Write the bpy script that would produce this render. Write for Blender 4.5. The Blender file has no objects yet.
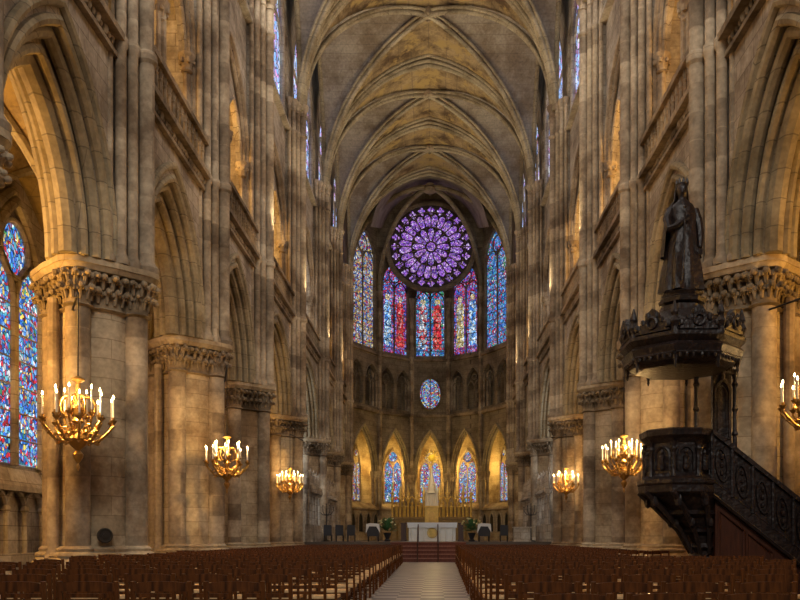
import bpy, bmesh, math, random
from mathutils import Vector as V, Matrix
PI = math.pi
random.seed(7)
sc = bpy.context.scene
COL = sc.collection

# ------------------------------------------------------------------ camera, world, lights, exposure
cam_d = bpy.data.cameras.new('camera')
cam = bpy.data.objects.new('camera', cam_d); COL.objects.link(cam)
cam.location = (0.25, 0.0, 1.2)
cam.rotation_euler = (PI/2, 0, 0)
cam_d.sensor_width = 36.0
cam_d.lens = 834.0/800.0*36.0
cam_d.shift_x = -33.0/800.0
cam_d.shift_y = 238.0/800.0
cam_d.clip_end = 300
sc.camera = cam
sc.view_settings.view_transform = 'Standard'
sc.view_settings.look = 'None'
sc.view_settings.gamma = 1.0
sc.view_settings.use_curve_mapping = False
sc.view_settings.exposure = 0.12

world = bpy.data.worlds.new('world'); sc.world = world
world.use_nodes = True
bg = world.node_tree.nodes['Background']
bg.inputs[0].default_value = (0.62, 0.64, 0.70, 1)
bg.inputs[1].default_value = 0.10

def area(name, loc, target, sx, sy, power, color):
    d = bpy.data.lights.new(name, 'AREA'); d.shape = 'RECTANGLE'; d.size = sx; d.size_y = sy
    d.energy = power; d.color = color
    o = bpy.data.objects.new(name, d); COL.objects.link(o); o.location = loc
    o.rotation_euler = (V(target)-V(loc)).to_track_quat('-Z', 'Y').to_euler()
    return o
def point(name, loc, power, color, r=0.1):
    d = bpy.data.lights.new(name, 'POINT'); d.energy = power; d.color = color; d.shadow_soft_size = r
    o = bpy.data.objects.new(name, d); COL.objects.link(o); o.location = loc
    return o
WARM = (1.0, 0.62, 0.24); GOLD = (1.0, 0.66, 0.20); DAY = (1.0, 0.93, 0.84); COOL = (0.80, 0.90, 1.0)
# added frontal fill behind the camera, then daylight of the near upper windows
area('west_fill', (0, -7, 20), (0, 40, 8), 8, 8, 3000, DAY)
for s in (-1, 1):
    for yy in (15.4, 21.8, 28.7):
        area('upper_window_daylight', (s*6.4, yy, 24.2), (-s*5.5, yy+12, 8), 3.2, 5.5, 340, DAY)
area('aisle_window_daylight', (-10.6, 14.6, 6.2), (-6.5, 18.0, 4.5), 2.6, 5.5, 70, (1,.97,.92))
# aisle lamps, gallery lamps, choir and chapel lamps
AISLE_Y = (15.4, 21.8, 28.7, 36.3, 45.0, 53.1, 60.5)
for s in (-1, 1):
    for i, yy in enumerate(AISLE_Y):
        cross = i == 4  # cool points added in this bay stand in for transept daylight
        point('aisle_light', (s*9.35, yy, 6.0), ((720 if s < 0 else 300), 40, 70, 150, 420, 150, 150)[i], COOL if cross else (1.0, .50, .07), 0.15)
        point('gallery_light', (s*8.7, yy+.3, 14.6), (250, 250, 420, 420, 180, 300, 250)[i], (1.0, 0.58, 0.17) if not cross else (.85,.92,1), 0.15)
    # unseen fill lights added at gallery height to brighten the vault
    for yy in (32.2, 40.4, 49.5, 56.8):
        o = area('vault_fill', (s*5.7, yy, 13.0), (-s*1.5, yy+1.5, 30), .5, .5, 130, (1.0, .80, .48)); o.data.spread = 1.7

# ------------------------------------------------------------------ helpers
class Frame:
    def __init__(s, o, u, w, n): s.o, s.u, s.w, s.n = V(o), V(u), V(w), V(n)
    def __call__(s, p, q, c): return s.o + s.u*p + s.w*q + s.n*c
def side(s): return Frame((0,0,0), (0,1,0), (0,0,1), (s,0,0))       # p = y, q = z, c = |x|
XZ = Frame((0,0,0), (1,0,0), (0,0,1), (0,1,0))                       # p = x, q = z, c = y
XY = Frame((0,0,0), (1,0,0), (0,1,0), (0,0,1))
def xz_at(x, y, z=0): return Frame((x,y,z), (1,0,0), (0,0,1), (0,1,0))

class MB:
    def __init__(s): s.v = []; s.f = []
    def add(s, vs, fs):
        k = len(s.v); s.v += [tuple(v) for v in vs]; s.f += [tuple(i+k for i in f) for f in fs]
    def box(s, x0, x1, y0, y1, z0, z1):
        s.add([(x,y,z) for z in (z0,z1) for y in (y0,y1) for x in (x0,x1)],
              [(0,2,3,1),(4,5,7,6),(0,1,5,4),(2,6,7,3),(0,4,6,2),(1,3,7,5)])
    def fbox(s, fr, p0, p1, q0, q1, c0, c1): s.prism([(p0,q0),(p1,q0),(p1,q1),(p0,q1)], fr, c0, c1)
    def prism(s, poly, fr, c0, c1):
        n = len(poly)
        s.add([fr(p,q,c0) for p,q in poly]+[fr(p,q,c1) for p,q in poly],
              [tuple(range(n))[::-1], tuple(range(n,2*n))]+[(i,(i+1)%n,n+(i+1)%n,n+i) for i in range(n)])
    def taper(s, poly0, poly1, fr, c0, c1):
        n = len(poly0)
        s.add([fr(p,q,c0) for p,q in poly0]+[fr(p,q,c1) for p,q in poly1],
              [tuple(range(n))[::-1], tuple(range(n,2*n))]+[(i,(i+1)%n,n+(i+1)%n,n+i) for i in range(n)])
    def tube(s, pts, r, n=8, closed=False):
        pts = [V(p) for p in pts]; m = len(pts)
        rs = r if isinstance(r, (list, tuple)) else [r]*m
        tang = []
        for i in range(m):
            if closed: t = pts[(i+1)%m]-pts[i-1]
            else: t = pts[min(i+1,m-1)]-pts[max(i-1,0)]
            tang.append(t.normalized())
        t0 = tang[0]; a = V((0,0,1)) if abs(t0.z) < .9 else V((1,0,0))
        x = t0.cross(a).normalized(); vs = []
        for i in range(m):
            t = tang[i]; x = (x - t*x.dot(t)).normalized(); y = t.cross(x)
            for k in range(n):
                an = 2*PI*k/n; vs.append(pts[i]+(x*math.cos(an)+y*math.sin(an))*rs[i])
        fs = []
        for i in range(m if closed else m-1):
            j = (i+1)%m
            for k in range(n): fs.append((i*n+k, i*n+(k+1)%n, j*n+(k+1)%n, j*n+k))
        if not closed: fs += [tuple(range(n))[::-1], tuple(range((m-1)*n, m*n))]
        s.add(vs, fs)
    def lathe(s, prof, cx=0, cy=0, n=16, rf=None, cz=0):
        m = len(prof); vs = []
        for r, z in prof:
            for k in range(n):
                a = 2*PI*k/n; q = r*(rf(a, z) if rf else 1)
                vs.append((cx+q*math.cos(a), cy+q*math.sin(a), cz+z))
        fs = [(i*n+k, i*n+(k+1)%n, (i+1)*n+(k+1)%n, (i+1)*n+k) for i in range(m-1) for k in range(n)]
        fs += [tuple(range(n))[::-1], tuple(range((m-1)*n, m*n))]
        s.add(vs, fs)
    def ball(s, c, r, n=8, m=5):
        rx, ry, rz = r if isinstance(r, (tuple, list)) else (r,r,r)
        vs = [(c[0],c[1],c[2]-rz)]
        for i in range(1, m):
            ph = -PI/2+PI*i/m
            for k in range(n):
                a = 2*PI*k/n; vs.append((c[0]+rx*math.cos(ph)*math.cos(a), c[1]+ry*math.cos(ph)*math.sin(a), c[2]+rz*math.sin(ph)))
        vs.append((c[0],c[1],c[2]+rz)); t = len(vs)-1
        fs = [(0, 1+(k+1)%n, 1+k) for k in range(n)]
        fs += [(1+i*n+k, 1+i*n+(k+1)%n, 1+(i+1)*n+(k+1)%n, 1+(i+1)*n+k) for i in range(m-2) for k in range(n)]
        fs += [(t, 1+(m-2)*n+k, 1+(m-2)*n+(k+1)%n) for k in range(n)]
        s.add(vs, fs)
    def build(s, name, mat, parent=None, ang=35, loc=None):
        me = bpy.data.meshes.new(name); me.from_pydata(s.v, [], s.f); me.update()
        bm = bmesh.new(); bm.from_mesh(me); bmesh.ops.recalc_face_normals(bm, faces=bm.faces); bm.to_mesh(me); bm.free()
        for p in me.polygons: p.use_smooth = True
        me.set_sharp_from_angle(angle=math.radians(ang))
        me.materials.append(mat)
        o = bpy.data.objects.new(name, me); COL.objects.link(o)
        if parent: o.parent = parent
        if loc: o.location = loc
        return o
def tag(o, label, cat, group=None, kind=None):
    o['label'] = label; o['category'] = cat
    if group: o['group'] = group
    if kind: o['kind'] = kind
    return o
def empty(name, loc=(0,0,0), rz=0, label=None, cat=None, group=None, kind=None):
    o = bpy.data.objects.new(name, None); COL.objects.link(o); o.location = loc; o.rotation_euler = (0,0,rz)
    o.empty_display_size = .2
    if label: tag(o, label, cat, group, kind)
    return o
def copy_tree(o, parent=None):
    c = o.copy(); COL.objects.link(c)
    if parent: c.parent = parent
    for ch in o.children: copy_tree(ch, c)
    return c

def arch(c, h, z0, rise, n=10):
    """pointed arch polyline from left foot over the apex to the right foot"""
    R = (h*h+rise*rise)/(2*h); R = max(R, h*1.0001); pts = []
    th = math.asin(min(1, rise/R))
    for i in range(n+1):
        a = th*i/n; pts.append((c-(R*math.cos(a)-(R-h)), z0+R*math.sin(a)))
    return pts+[(2*c-p, q) for p, q in pts[-2::-1]]
def prof_t(h, rise, n=10):
    R = (h*h+rise*rise)/(2*h); th = math.asin(min(1, rise/R))
    return [((R*math.cos(th*i/n)-(R-h))/h, R*math.sin(th*i/n)) for i in range(n+1)]   # (t, height), t from 1 to 0
def arch_tube(mb, fr, c, h, z0, rise, cc, r, n=10, k=8, legs=None):
    pts = arch(c, h, z0, rise, n)
    if legs is not None: pts = [(c-h, legs)]+pts+[(c+h, legs)]
    mb.tube([fr(p,q,cc) for p,q in pts], r, k)
def wall_hole(mb, fr, p0, p1, q0, q1, c, h, sill, spring, rise, c0, c1, n=10):
    a = arch(c, h, spring, rise, n); mid = len(a)//2
    L = [(c-h, sill)]+a[:mid+1]; Rr = a[mid:]+[(c+h, sill)]
    mb.prism([(p0,q0),(c,q0),(c,sill)]+L+[(c,q1),(p0,q1)], fr, c0, c1)
    mb.prism([(c,q0),(p1,q0),(p1,q1),(c,q1)]+Rr+[(c,sill)], fr, c0, c1)
def circ(c, z, r, n=20): return [(c+r*math.cos(2*PI*k/n), z+r*math.sin(2*PI*k/n)) for k in range(n)]

# ------------------------------------------------------------------ materials
def nodes(name):
    m = bpy.data.materials.new(name); m.use_nodes = True; nt = m.node_tree
    return m, nt, nt.nodes['Principled BSDF'], nt.nodes.new, nt.links.new
def stone(name, c1, c2, mortar, bw=.9, bh=.38, dirt=(.55,.45,.35), dirt_amt=.6, bump=.25, stain=None):
    m, nt, bs, N, L = nodes(name)
    g = N('ShaderNodeNewGeometry'); sp = N('ShaderNodeSeparateXYZ'); L(g.outputs['Position'], sp.inputs[0])
    ad = N('ShaderNodeMath'); ad.operation = 'ADD'; L(sp.outputs[0], ad.inputs[0]); L(sp.outputs[1], ad.inputs[1])
    cb = N('ShaderNodeCombineXYZ'); L(ad.outputs[0], cb.inputs[0]); L(sp.outputs[2], cb.inputs[1])
    br = N('ShaderNodeTexBrick'); L(cb.outputs[0], br.inputs['Vector'])
    br.inputs['Color1'].default_value = (*c1,1); br.inputs['Color2'].default_value = (*c2,1); br.inputs['Mortar'].default_value = (*mortar,1)
    br.inputs['Scale'].default_value = 1; br.inputs['Mortar Size'].default_value = .012; br.inputs['Brick Width'].default_value = bw; br.inputs['Row Height'].default_value = bh
    br.inputs['Mortar Smooth'].default_value = .3; br.inputs['Bias'].default_value = 0
    no = N('ShaderNodeTexNoise'); no.inputs['Scale'].default_value = .55; no.inputs['Detail'].default_value = 6; no.inputs['Roughness'].default_value = .65
    L(g.outputs['Position'], no.inputs['Vector'])
    rp = N('ShaderNodeValToRGB'); rp.color_ramp.elements[0].position = .42; rp.color_ramp.elements[1].position = .62
    L(no.outputs[0], rp.inputs[0])
    mu = N('ShaderNodeMath'); mu.operation = 'MULTIPLY'; mu.inputs[1].default_value = dirt_amt; L(rp.outputs[0], mu.inputs[0])
    mx = N('ShaderNodeMix'); mx.data_type = 'RGBA'; mx.blend_type = 'MULTIPLY'
    L(mu.outputs[0], mx.inputs[0]); L(br.outputs[0], mx.inputs[6]); mx.inputs[7].default_value = (*dirt,1)
    out = mx.outputs[2]
    n2 = N('ShaderNodeTexNoise'); n2.inputs['Scale'].default_value = 9; n2.inputs['Detail'].default_value = 5; L(g.outputs['Position'], n2.inputs['Vector'])
    m3 = N('ShaderNodeMix'); m3.data_type = 'RGBA'; m3.blend_type = 'OVERLAY'; m3.inputs[0].default_value = .45
    L(out, m3.inputs[6]); L(n2.outputs[0], m3.inputs[7]); out = m3.outputs[2]
    if stain:
        n3 = N('ShaderNodeTexNoise'); n3.inputs['Scale'].default_value = .8; n3.inputs['Detail'].default_value = 8; n3.inputs['Roughness'].default_value = .7
        L(g.outputs['Position'], n3.inputs['Vector'])
        r3 = N('ShaderNodeValToRGB'); r3.color_ramp.elements[0].position = .5; r3.color_ramp.elements[1].position = .6; L(n3.outputs[0], r3.inputs[0])
        m4 = N('ShaderNodeMix'); m4.data_type = 'RGBA'; L(r3.outputs[0], m4.inputs[0]); L(out, m4.inputs[6]); m4.inputs[7].default_value = (*stain,1); out = m4.outputs[2]
    L(out, bs.inputs['Base Color']); bs.inputs['Roughness'].default_value = .85
    bp = N('ShaderNodeBump'); bp.inputs['Strength'].default_value = bump; bp.inputs['Distance'].default_value = .04
    L(m3.outputs[2], bp.inputs['Height']); L(bp.outputs[0], bs.inputs['Normal'])
    return m
def plain(name, col, rough=.6, metal=0, nscale=8, var=.35, bump=0):
    m, nt, bs, N, L = nodes(name)
    g = N('ShaderNodeTexCoord'); no = N('ShaderNodeTexNoise'); no.inputs['Scale'].default_value = nscale; no.inputs['Detail'].default_value = 5
    L(g.outputs['Object'], no.inputs['Vector'])
    mx = N('ShaderNodeMix'); mx.data_type = 'RGBA'; L(no.outputs[0], mx.inputs[0])
    mx.inputs[6].default_value = (*[c*(1-var) for c in col],1); mx.inputs[7].default_value = (*[min(1,c*(1+var)) for c in col],1)
    L(mx.outputs[2], bs.inputs['Base Color']); bs.inputs['Roughness'].default_value = rough; bs.inputs['Metallic'].default_value = metal
    if bump:
        bp = N('ShaderNodeBump'); bp.inputs['Strength'].default_value = bump; bp.inputs['Distance'].default_value = .03
        L(no.outputs[0], bp.inputs['Height']); L(bp.outputs[0], bs.inputs['Normal'])
    return m
def glass(name, cols, strength=1.0, cell=.16, lead=.06, ystretch=1.0):
    """stained glass lit by the daylight behind it"""
    m, nt, bs, N, L = nodes(name)
    tc = N('ShaderNodeTexCoord'); mp = N('ShaderNodeMapping'); mp.inputs['Scale'].default_value = (1/cell,1/cell,ystretch/cell); L(tc.outputs['Object'], mp.inputs[0])
    v = N('ShaderNodeTexVoronoi'); v.inputs['Scale'].default_value = 1; L(mp.outputs[0], v.inputs['Vector'])
    e = N('ShaderNodeTexVoronoi'); e.feature = 'DISTANCE_TO_EDGE'; e.inputs['Scale'].default_value = 1; L(mp.outputs[0], e.inputs['Vector'])
    sp = N('ShaderNodeSeparateColor'); L(v.outputs['Color'], sp.inputs[0])
    big = N('ShaderNodeTexNoise'); big.inputs['Scale'].default_value = 1.5; L(tc.outputs['Object'], big.inputs['Vector'])
    a = N('ShaderNodeMath'); a.operation = 'MULTIPLY_ADD'; a.inputs[1].default_value = 1.5; L(big.outputs[0], a.inputs[0])
    b2 = N('ShaderNodeMath'); b2.operation = 'MULTIPLY_ADD'; b2.inputs[1].default_value = .62; b2.inputs[2].default_value = -.55; L(sp.outputs[0], b2.inputs[0]); L(b2.outputs[0], a.inputs[2])
    r = N('ShaderNodeValToRGB'); r.color_ramp.interpolation = 'CONSTANT'
    el = r.color_ramp.elements
    while len(el) < len(cols): el.new(.5)
    for i, c in enumerate(cols): el[i].position = i/len(cols); el[i].color = (*c,1)
    L(a.outputs[0], r.inputs[0])
    lt = N('ShaderNodeMath'); lt.operation = 'GREATER_THAN'; lt.inputs[1].default_value = lead; L(e.outputs['Distance'], lt.inputs[0])
    br = N('ShaderNodeMath'); br.operation = 'MULTIPLY_ADD'; br.inputs[1].default_value = .9; br.inputs[2].default_value = .35; L(sp.outputs[1], br.inputs[0])
    mm = N('ShaderNodeMath'); mm.operation = 'MULTIPLY'; L(lt.outputs[0], mm.inputs[0]); L(br.outputs[0], mm.inputs[1])
    st = N('ShaderNodeMath'); st.operation = 'MULTIPLY'; st.inputs[1].default_value = strength; L(mm.outputs[0], st.inputs[0])
    bs.inputs['Base Color'].default_value = (.02,.02,.02,1); bs.inputs['Roughness'].default_value = .5; bs.inputs['Specular IOR Level'].default_value = .1
    L(r.outputs[0], bs.inputs['Emission Color']); L(st.outputs[0], bs.inputs['Emission Strength'])
    return m
def emit(name, col, strength):
    m, nt, bs, N, L = nodes(name)
    bs.inputs['Base Color'].default_value = (*col,1); bs.inputs['Emission Color'].default_value = (*col,1); bs.inputs['Emission Strength'].default_value = strength
    return m
def wood(name, c1, c2, rough=.45, spec=.5, bump=0):
    m, nt, bs, N, L = nodes(name)
    tc = N('ShaderNodeTexCoord'); mp = N('ShaderNodeMapping'); mp.inputs['Scale'].default_value = (14,14,1.6); L(tc.outputs['Object'], mp.inputs[0])
    no = N('ShaderNodeTexNoise'); no.inputs['Scale'].default_value = 2; no.inputs['Detail'].default_value = 5; L(mp.outputs[0], no.inputs['Vector'])
    r = N('ShaderNodeValToRGB'); r.color_ramp.elements[0].position = .35; r.color_ramp.elements[1].position = .68
    r.color_ramp.elements[0].color = (*c1,1); r.color_ramp.elements[1].color = (*c2,1)
    L(no.outputs[0], r.inputs[0]); L(r.outputs[0], bs.inputs['Base Color']); bs.inputs['Roughness'].default_value = rough
    bs.inputs['Specular IOR Level'].default_value = spec
    if bump:
        n2 = N('ShaderNodeTexNoise'); n2.inputs['Scale'].default_value = 11; n2.inputs['Detail'].default_value = 4; L(tc.outputs['Object'], n2.inputs['Vector'])
        bp = N('ShaderNodeBump'); bp.inputs['Strength'].default_value = bump; bp.inputs['Distance'].default_value = .05
        L(n2.outputs[0], bp.inputs['Height']); L(bp.outputs[0], bs.inputs['Normal'])
    return m
ASH = stone('ashlar', (.50,.43,.34), (.36,.30,.23), (.22,.17,.12), dirt=(.34,.29,.24), dirt_amt=.9)
PIER = stone('pier_stone', (.56,.45,.30), (.43,.34,.215), (.33,.25,.15), bw=1.5, bh=.42, dirt=(.36,.27,.19), dirt_amt=.9)
SHAFT = stone('shaft_stone', (.56,.45,.31), (.29,.22,.145), (.42,.33,.22), bw=3.1, bh=.62, dirt=(.30,.24,.19), dirt_amt=.9)
CARVE = stone('carved_stone', (.38,.29,.18), (.30,.22,.14), (.3,.22,.14), bw=3, bh=2, dirt=(.18,.15,.11), dirt_amt=.95, bump=.6)
RIB = stone('rib_stone', (.42,.345,.22), (.32,.26,.16), (.2,.16,.1), bw=5, bh=.5, dirt=(.4,.34,.26), dirt_amt=.8)
WEB = stone('vault_stone', (.34,.29,.22), (.30,.25,.19), (.25,.21,.16), bw=1.2, bh=.3, dirt=(.5,.42,.34), dirt_amt=.9)
WEB_WARM = stone('warm_lit_vault_stone', (.36,.26,.13), (.30,.21,.10), (.24,.17,.09), bw=1.2, bh=.3, dirt=(.20,.14,.08), dirt_amt=.95, stain=(.38,.26,.09))  # warm light painted into the web colour as gold, plus random stains
APS = stone('apse_stone', (.30,.24,.16), (.25,.20,.13), (.12,.09,.06), bw=.9, bh=.4, dirt=(.35,.3,.24), dirt_amt=.8)
GALW = plain('gallery_plaster', (.40,.28,.14), .9, 0, 1.5, .3)
WOODC = wood('chair_wood', (.042,.012,.002), (.165,.050,.009), .5, .25)
STRAW = plain('straw_seat', (.72,.46,.22), .7, 0, 30, .35, .3)
WOODP = wood('pulpit_oak', (.006,.004,.004), (.026,.014,.012), .42, .45, .6)
WOODR = wood('red_oak', (.040,.012,.006), (.075,.022,.010), .4)
WOODS = wood('step_wood', (.10,.028,.018), (.17,.055,.03), .6, .3)
GILT = plain('gilt_brass', (.50,.30,.09), .33, .85, 6, .35)
GOLDM = plain('gold_leaf', (.66,.44,.11), .4, .25, 5, .45, .4)
IRON = plain('iron', (.03,.027,.025), .5, .6)
WAX = plain('wax', (.85,.78,.62), .5, 0, 5, .08)
SUNG = plain('sunburst_gold', (.95,.62,.06), .5, .2, 10, .15)
DGILT = plain('dark_gilding', (.26,.16,.05), .5, .3, 6, .5, .5)
MARB = plain('white_marble', (.78,.74,.66), .4, 0, 3, .14)
CLOTH = plain('white_cloth', (.75,.74,.72), .8, 0, 6, .1)
LEAF = plain('leaf_green', (.06,.16,.05), .5, 0, 5, .5)
PETAL = plain('petal', (.75,.62,.30), .6, 0, 9, .5)
DARK = plain('dark_upholstery', (.02,.018,.022), .6)
FLAME = emit('candle_flame', (1.0,.72,.34), 22)
B=(.03,.16,.62); LB=(.20,.48,.92); R_=(.62,.03,.05); G=(.07,.40,.18); Y=(.85,.62,.12); W=(.80,.84,.88); P=(.28,.08,.60); PK=(.72,.30,.62); TE=(.10,.45,.55); DP=(.10,.03,.30)
GL_MIX = glass('glass_mixed', [B,W,LB,R_,B,Y,TE,LB,P,R_,W,B], 1.1, .12)
GL_AISLE = glass('glass_aisle', [G,B,Y,B,LB,R_,B,TE,W,R_,LB,W], 1.25, .10, .06, .7)
GL_PUR = glass('glass_purple', [DP,P,(.42,.2,.75),(.5,.25,.62),P,(.66,.52,.85),(.16,.1,.5),P,(.55,.3,.6),DP], 1.15, .12)
GL_RED = glass('glass_red', [P,B,R_,B,R_,LB,R_,P,B,PK], .95, .15, .06, .7)
GL_BLUE = glass('glass_blue', [B,LB,B,TE,B,R_,LB,B,W,G], 1.0, .15, .06, .7)
GL_PALE = glass('glass_pale', [LB,Y,B,(.75,.6,.25),R_,B,W,Y,B,LB], .85, .13, .06, .7)
GL_CLR = glass('glass_clerestory', [(.45,.60,.85),W,(.5,.45,.8),LB,PK,(.2,.4,.8),(.65,.75,.8),(.3,.5,.8)], 1.6, .3, .06)
ROBER = glass('glass_red_robe', [(.5,.02,.04),R_,(.7,.12,.08),R_,(.65,.3,.3),R_], 1.1, .16, .06, .5)
ROBEB = glass('glass_blue_robe', [B,LB,W,LB,(.45,.65,.8),B], 1.15, .16, .06, .5)
ROBEP = glass('glass_pink_robe', [(.7,.4,.4),R_,W,LB,(.75,.55,.5),R_], .9, .16, .06, .5)
ROBEY = glass('glass_yellow_robe', [Y,(.9,.8,.45),W,Y,(.75,.5,.2)], .9, .16, .06, .5)
GL_FACE = glass('glass_face', [(.75,.6,.5),(.7,.55,.42)], .8, .2, .0)
GL_YEL = glass('glass_yellow', [(.5,.42,.08),(.65,.6,.1),(.4,.4,.12),(.3,.3,.3)], .6, .2, .06)

def floor_mat():
    m, nt, bs, N, L = nodes('floor_tiles')
    g = N('ShaderNodeNewGeometry'); mp = N('ShaderNodeMapping'); mp.inputs['Scale'].default_value = (1,1,1); L(g.outputs['Position'], mp.inputs[0])
    ck = N('ShaderNodeTexChecker'); ck.inputs['Scale'].default_value = 2.1; ck.inputs['Color1'].default_value = (.44,.39,.34,1); ck.inputs['Color2'].default_value = (.13,.115,.105,1)
    L(mp.outputs[0], ck.inputs['Vector'])
    no = N('ShaderNodeTexNoise'); no.inputs['Scale'].default_value = 1.3; no.inputs['Detail'].default_value = 6; L(g.outputs['Position'], no.inputs['Vector'])
    mx = N('ShaderNodeMix'); mx.data_type = 'RGBA'; mx.blend_type = 'OVERLAY'; mx.inputs[0].default_value = .6
    sx = N('ShaderNodeSeparateXYZ'); L(g.outputs['Position'], sx.inputs[0])
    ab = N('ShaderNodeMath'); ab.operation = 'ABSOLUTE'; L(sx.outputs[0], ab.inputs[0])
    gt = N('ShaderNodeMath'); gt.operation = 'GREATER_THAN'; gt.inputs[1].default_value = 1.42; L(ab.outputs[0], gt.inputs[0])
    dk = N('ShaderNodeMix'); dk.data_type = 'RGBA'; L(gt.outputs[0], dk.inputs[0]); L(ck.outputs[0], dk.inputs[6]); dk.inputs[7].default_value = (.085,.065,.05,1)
    L(dk.outputs[2], mx.inputs[6]); L(no.outputs[0], mx.inputs[7]); L(mx.outputs[2], bs.inputs['Base Color'])
    bs.inputs['Roughness'].default_value = .38
    return m
FLOOR = floor_mat()

# ------------------------------------------------------------------ the setting
PY = [11.9, 18.4, 25.2, 32.2, 40.4, 49.5, 56.8, 64.3]
AX = 7.2                      # pier axis
ZCAP, ZSTR, ZGAL, ZSILL, ZSPR, ZCR = 7.0, 11.75, 20.5, 20.9, 22.0, 29.7
WALL0, WALL1 = 6.55, 7.85     # arcade wall faces
AIS = 10.8                    # aisle outer wall
ORD = ['nearest', 'second', 'third', 'fourth', 'fifth', 'sixth', 'seventh', 'eighth', 'ninth', 'tenth', 'eleventh', 'twelfth',
       'thirteenth', 'fourteenth', 'fifteenth', 'sixteenth', 'seventeenth', 'eighteenth', 'nineteenth', 'twentieth', 'twenty-first', 'twenty-second']
SN = {-1: 'left', 1: 'right'}
mb = MB(); mb.box(-11.2, 11.2, -4, 80, -.3, 0)
tag(mb.build('floor', FLOOR), 'worn grey chequered stone floor of the nave and central aisle', 'floor', kind='structure')
mb = MB(); mb.box(-6.6, 6.6, 43.4, 50, 0.001, 1.0); mb.box(-9.9, 9.9, 50, 79, 0.001, 1.0)
tag(mb.build('chancel_floor', FLOOR), 'raised stone chancel floor carrying the altar, behind the steps', 'floor', kind='structure')

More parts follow.
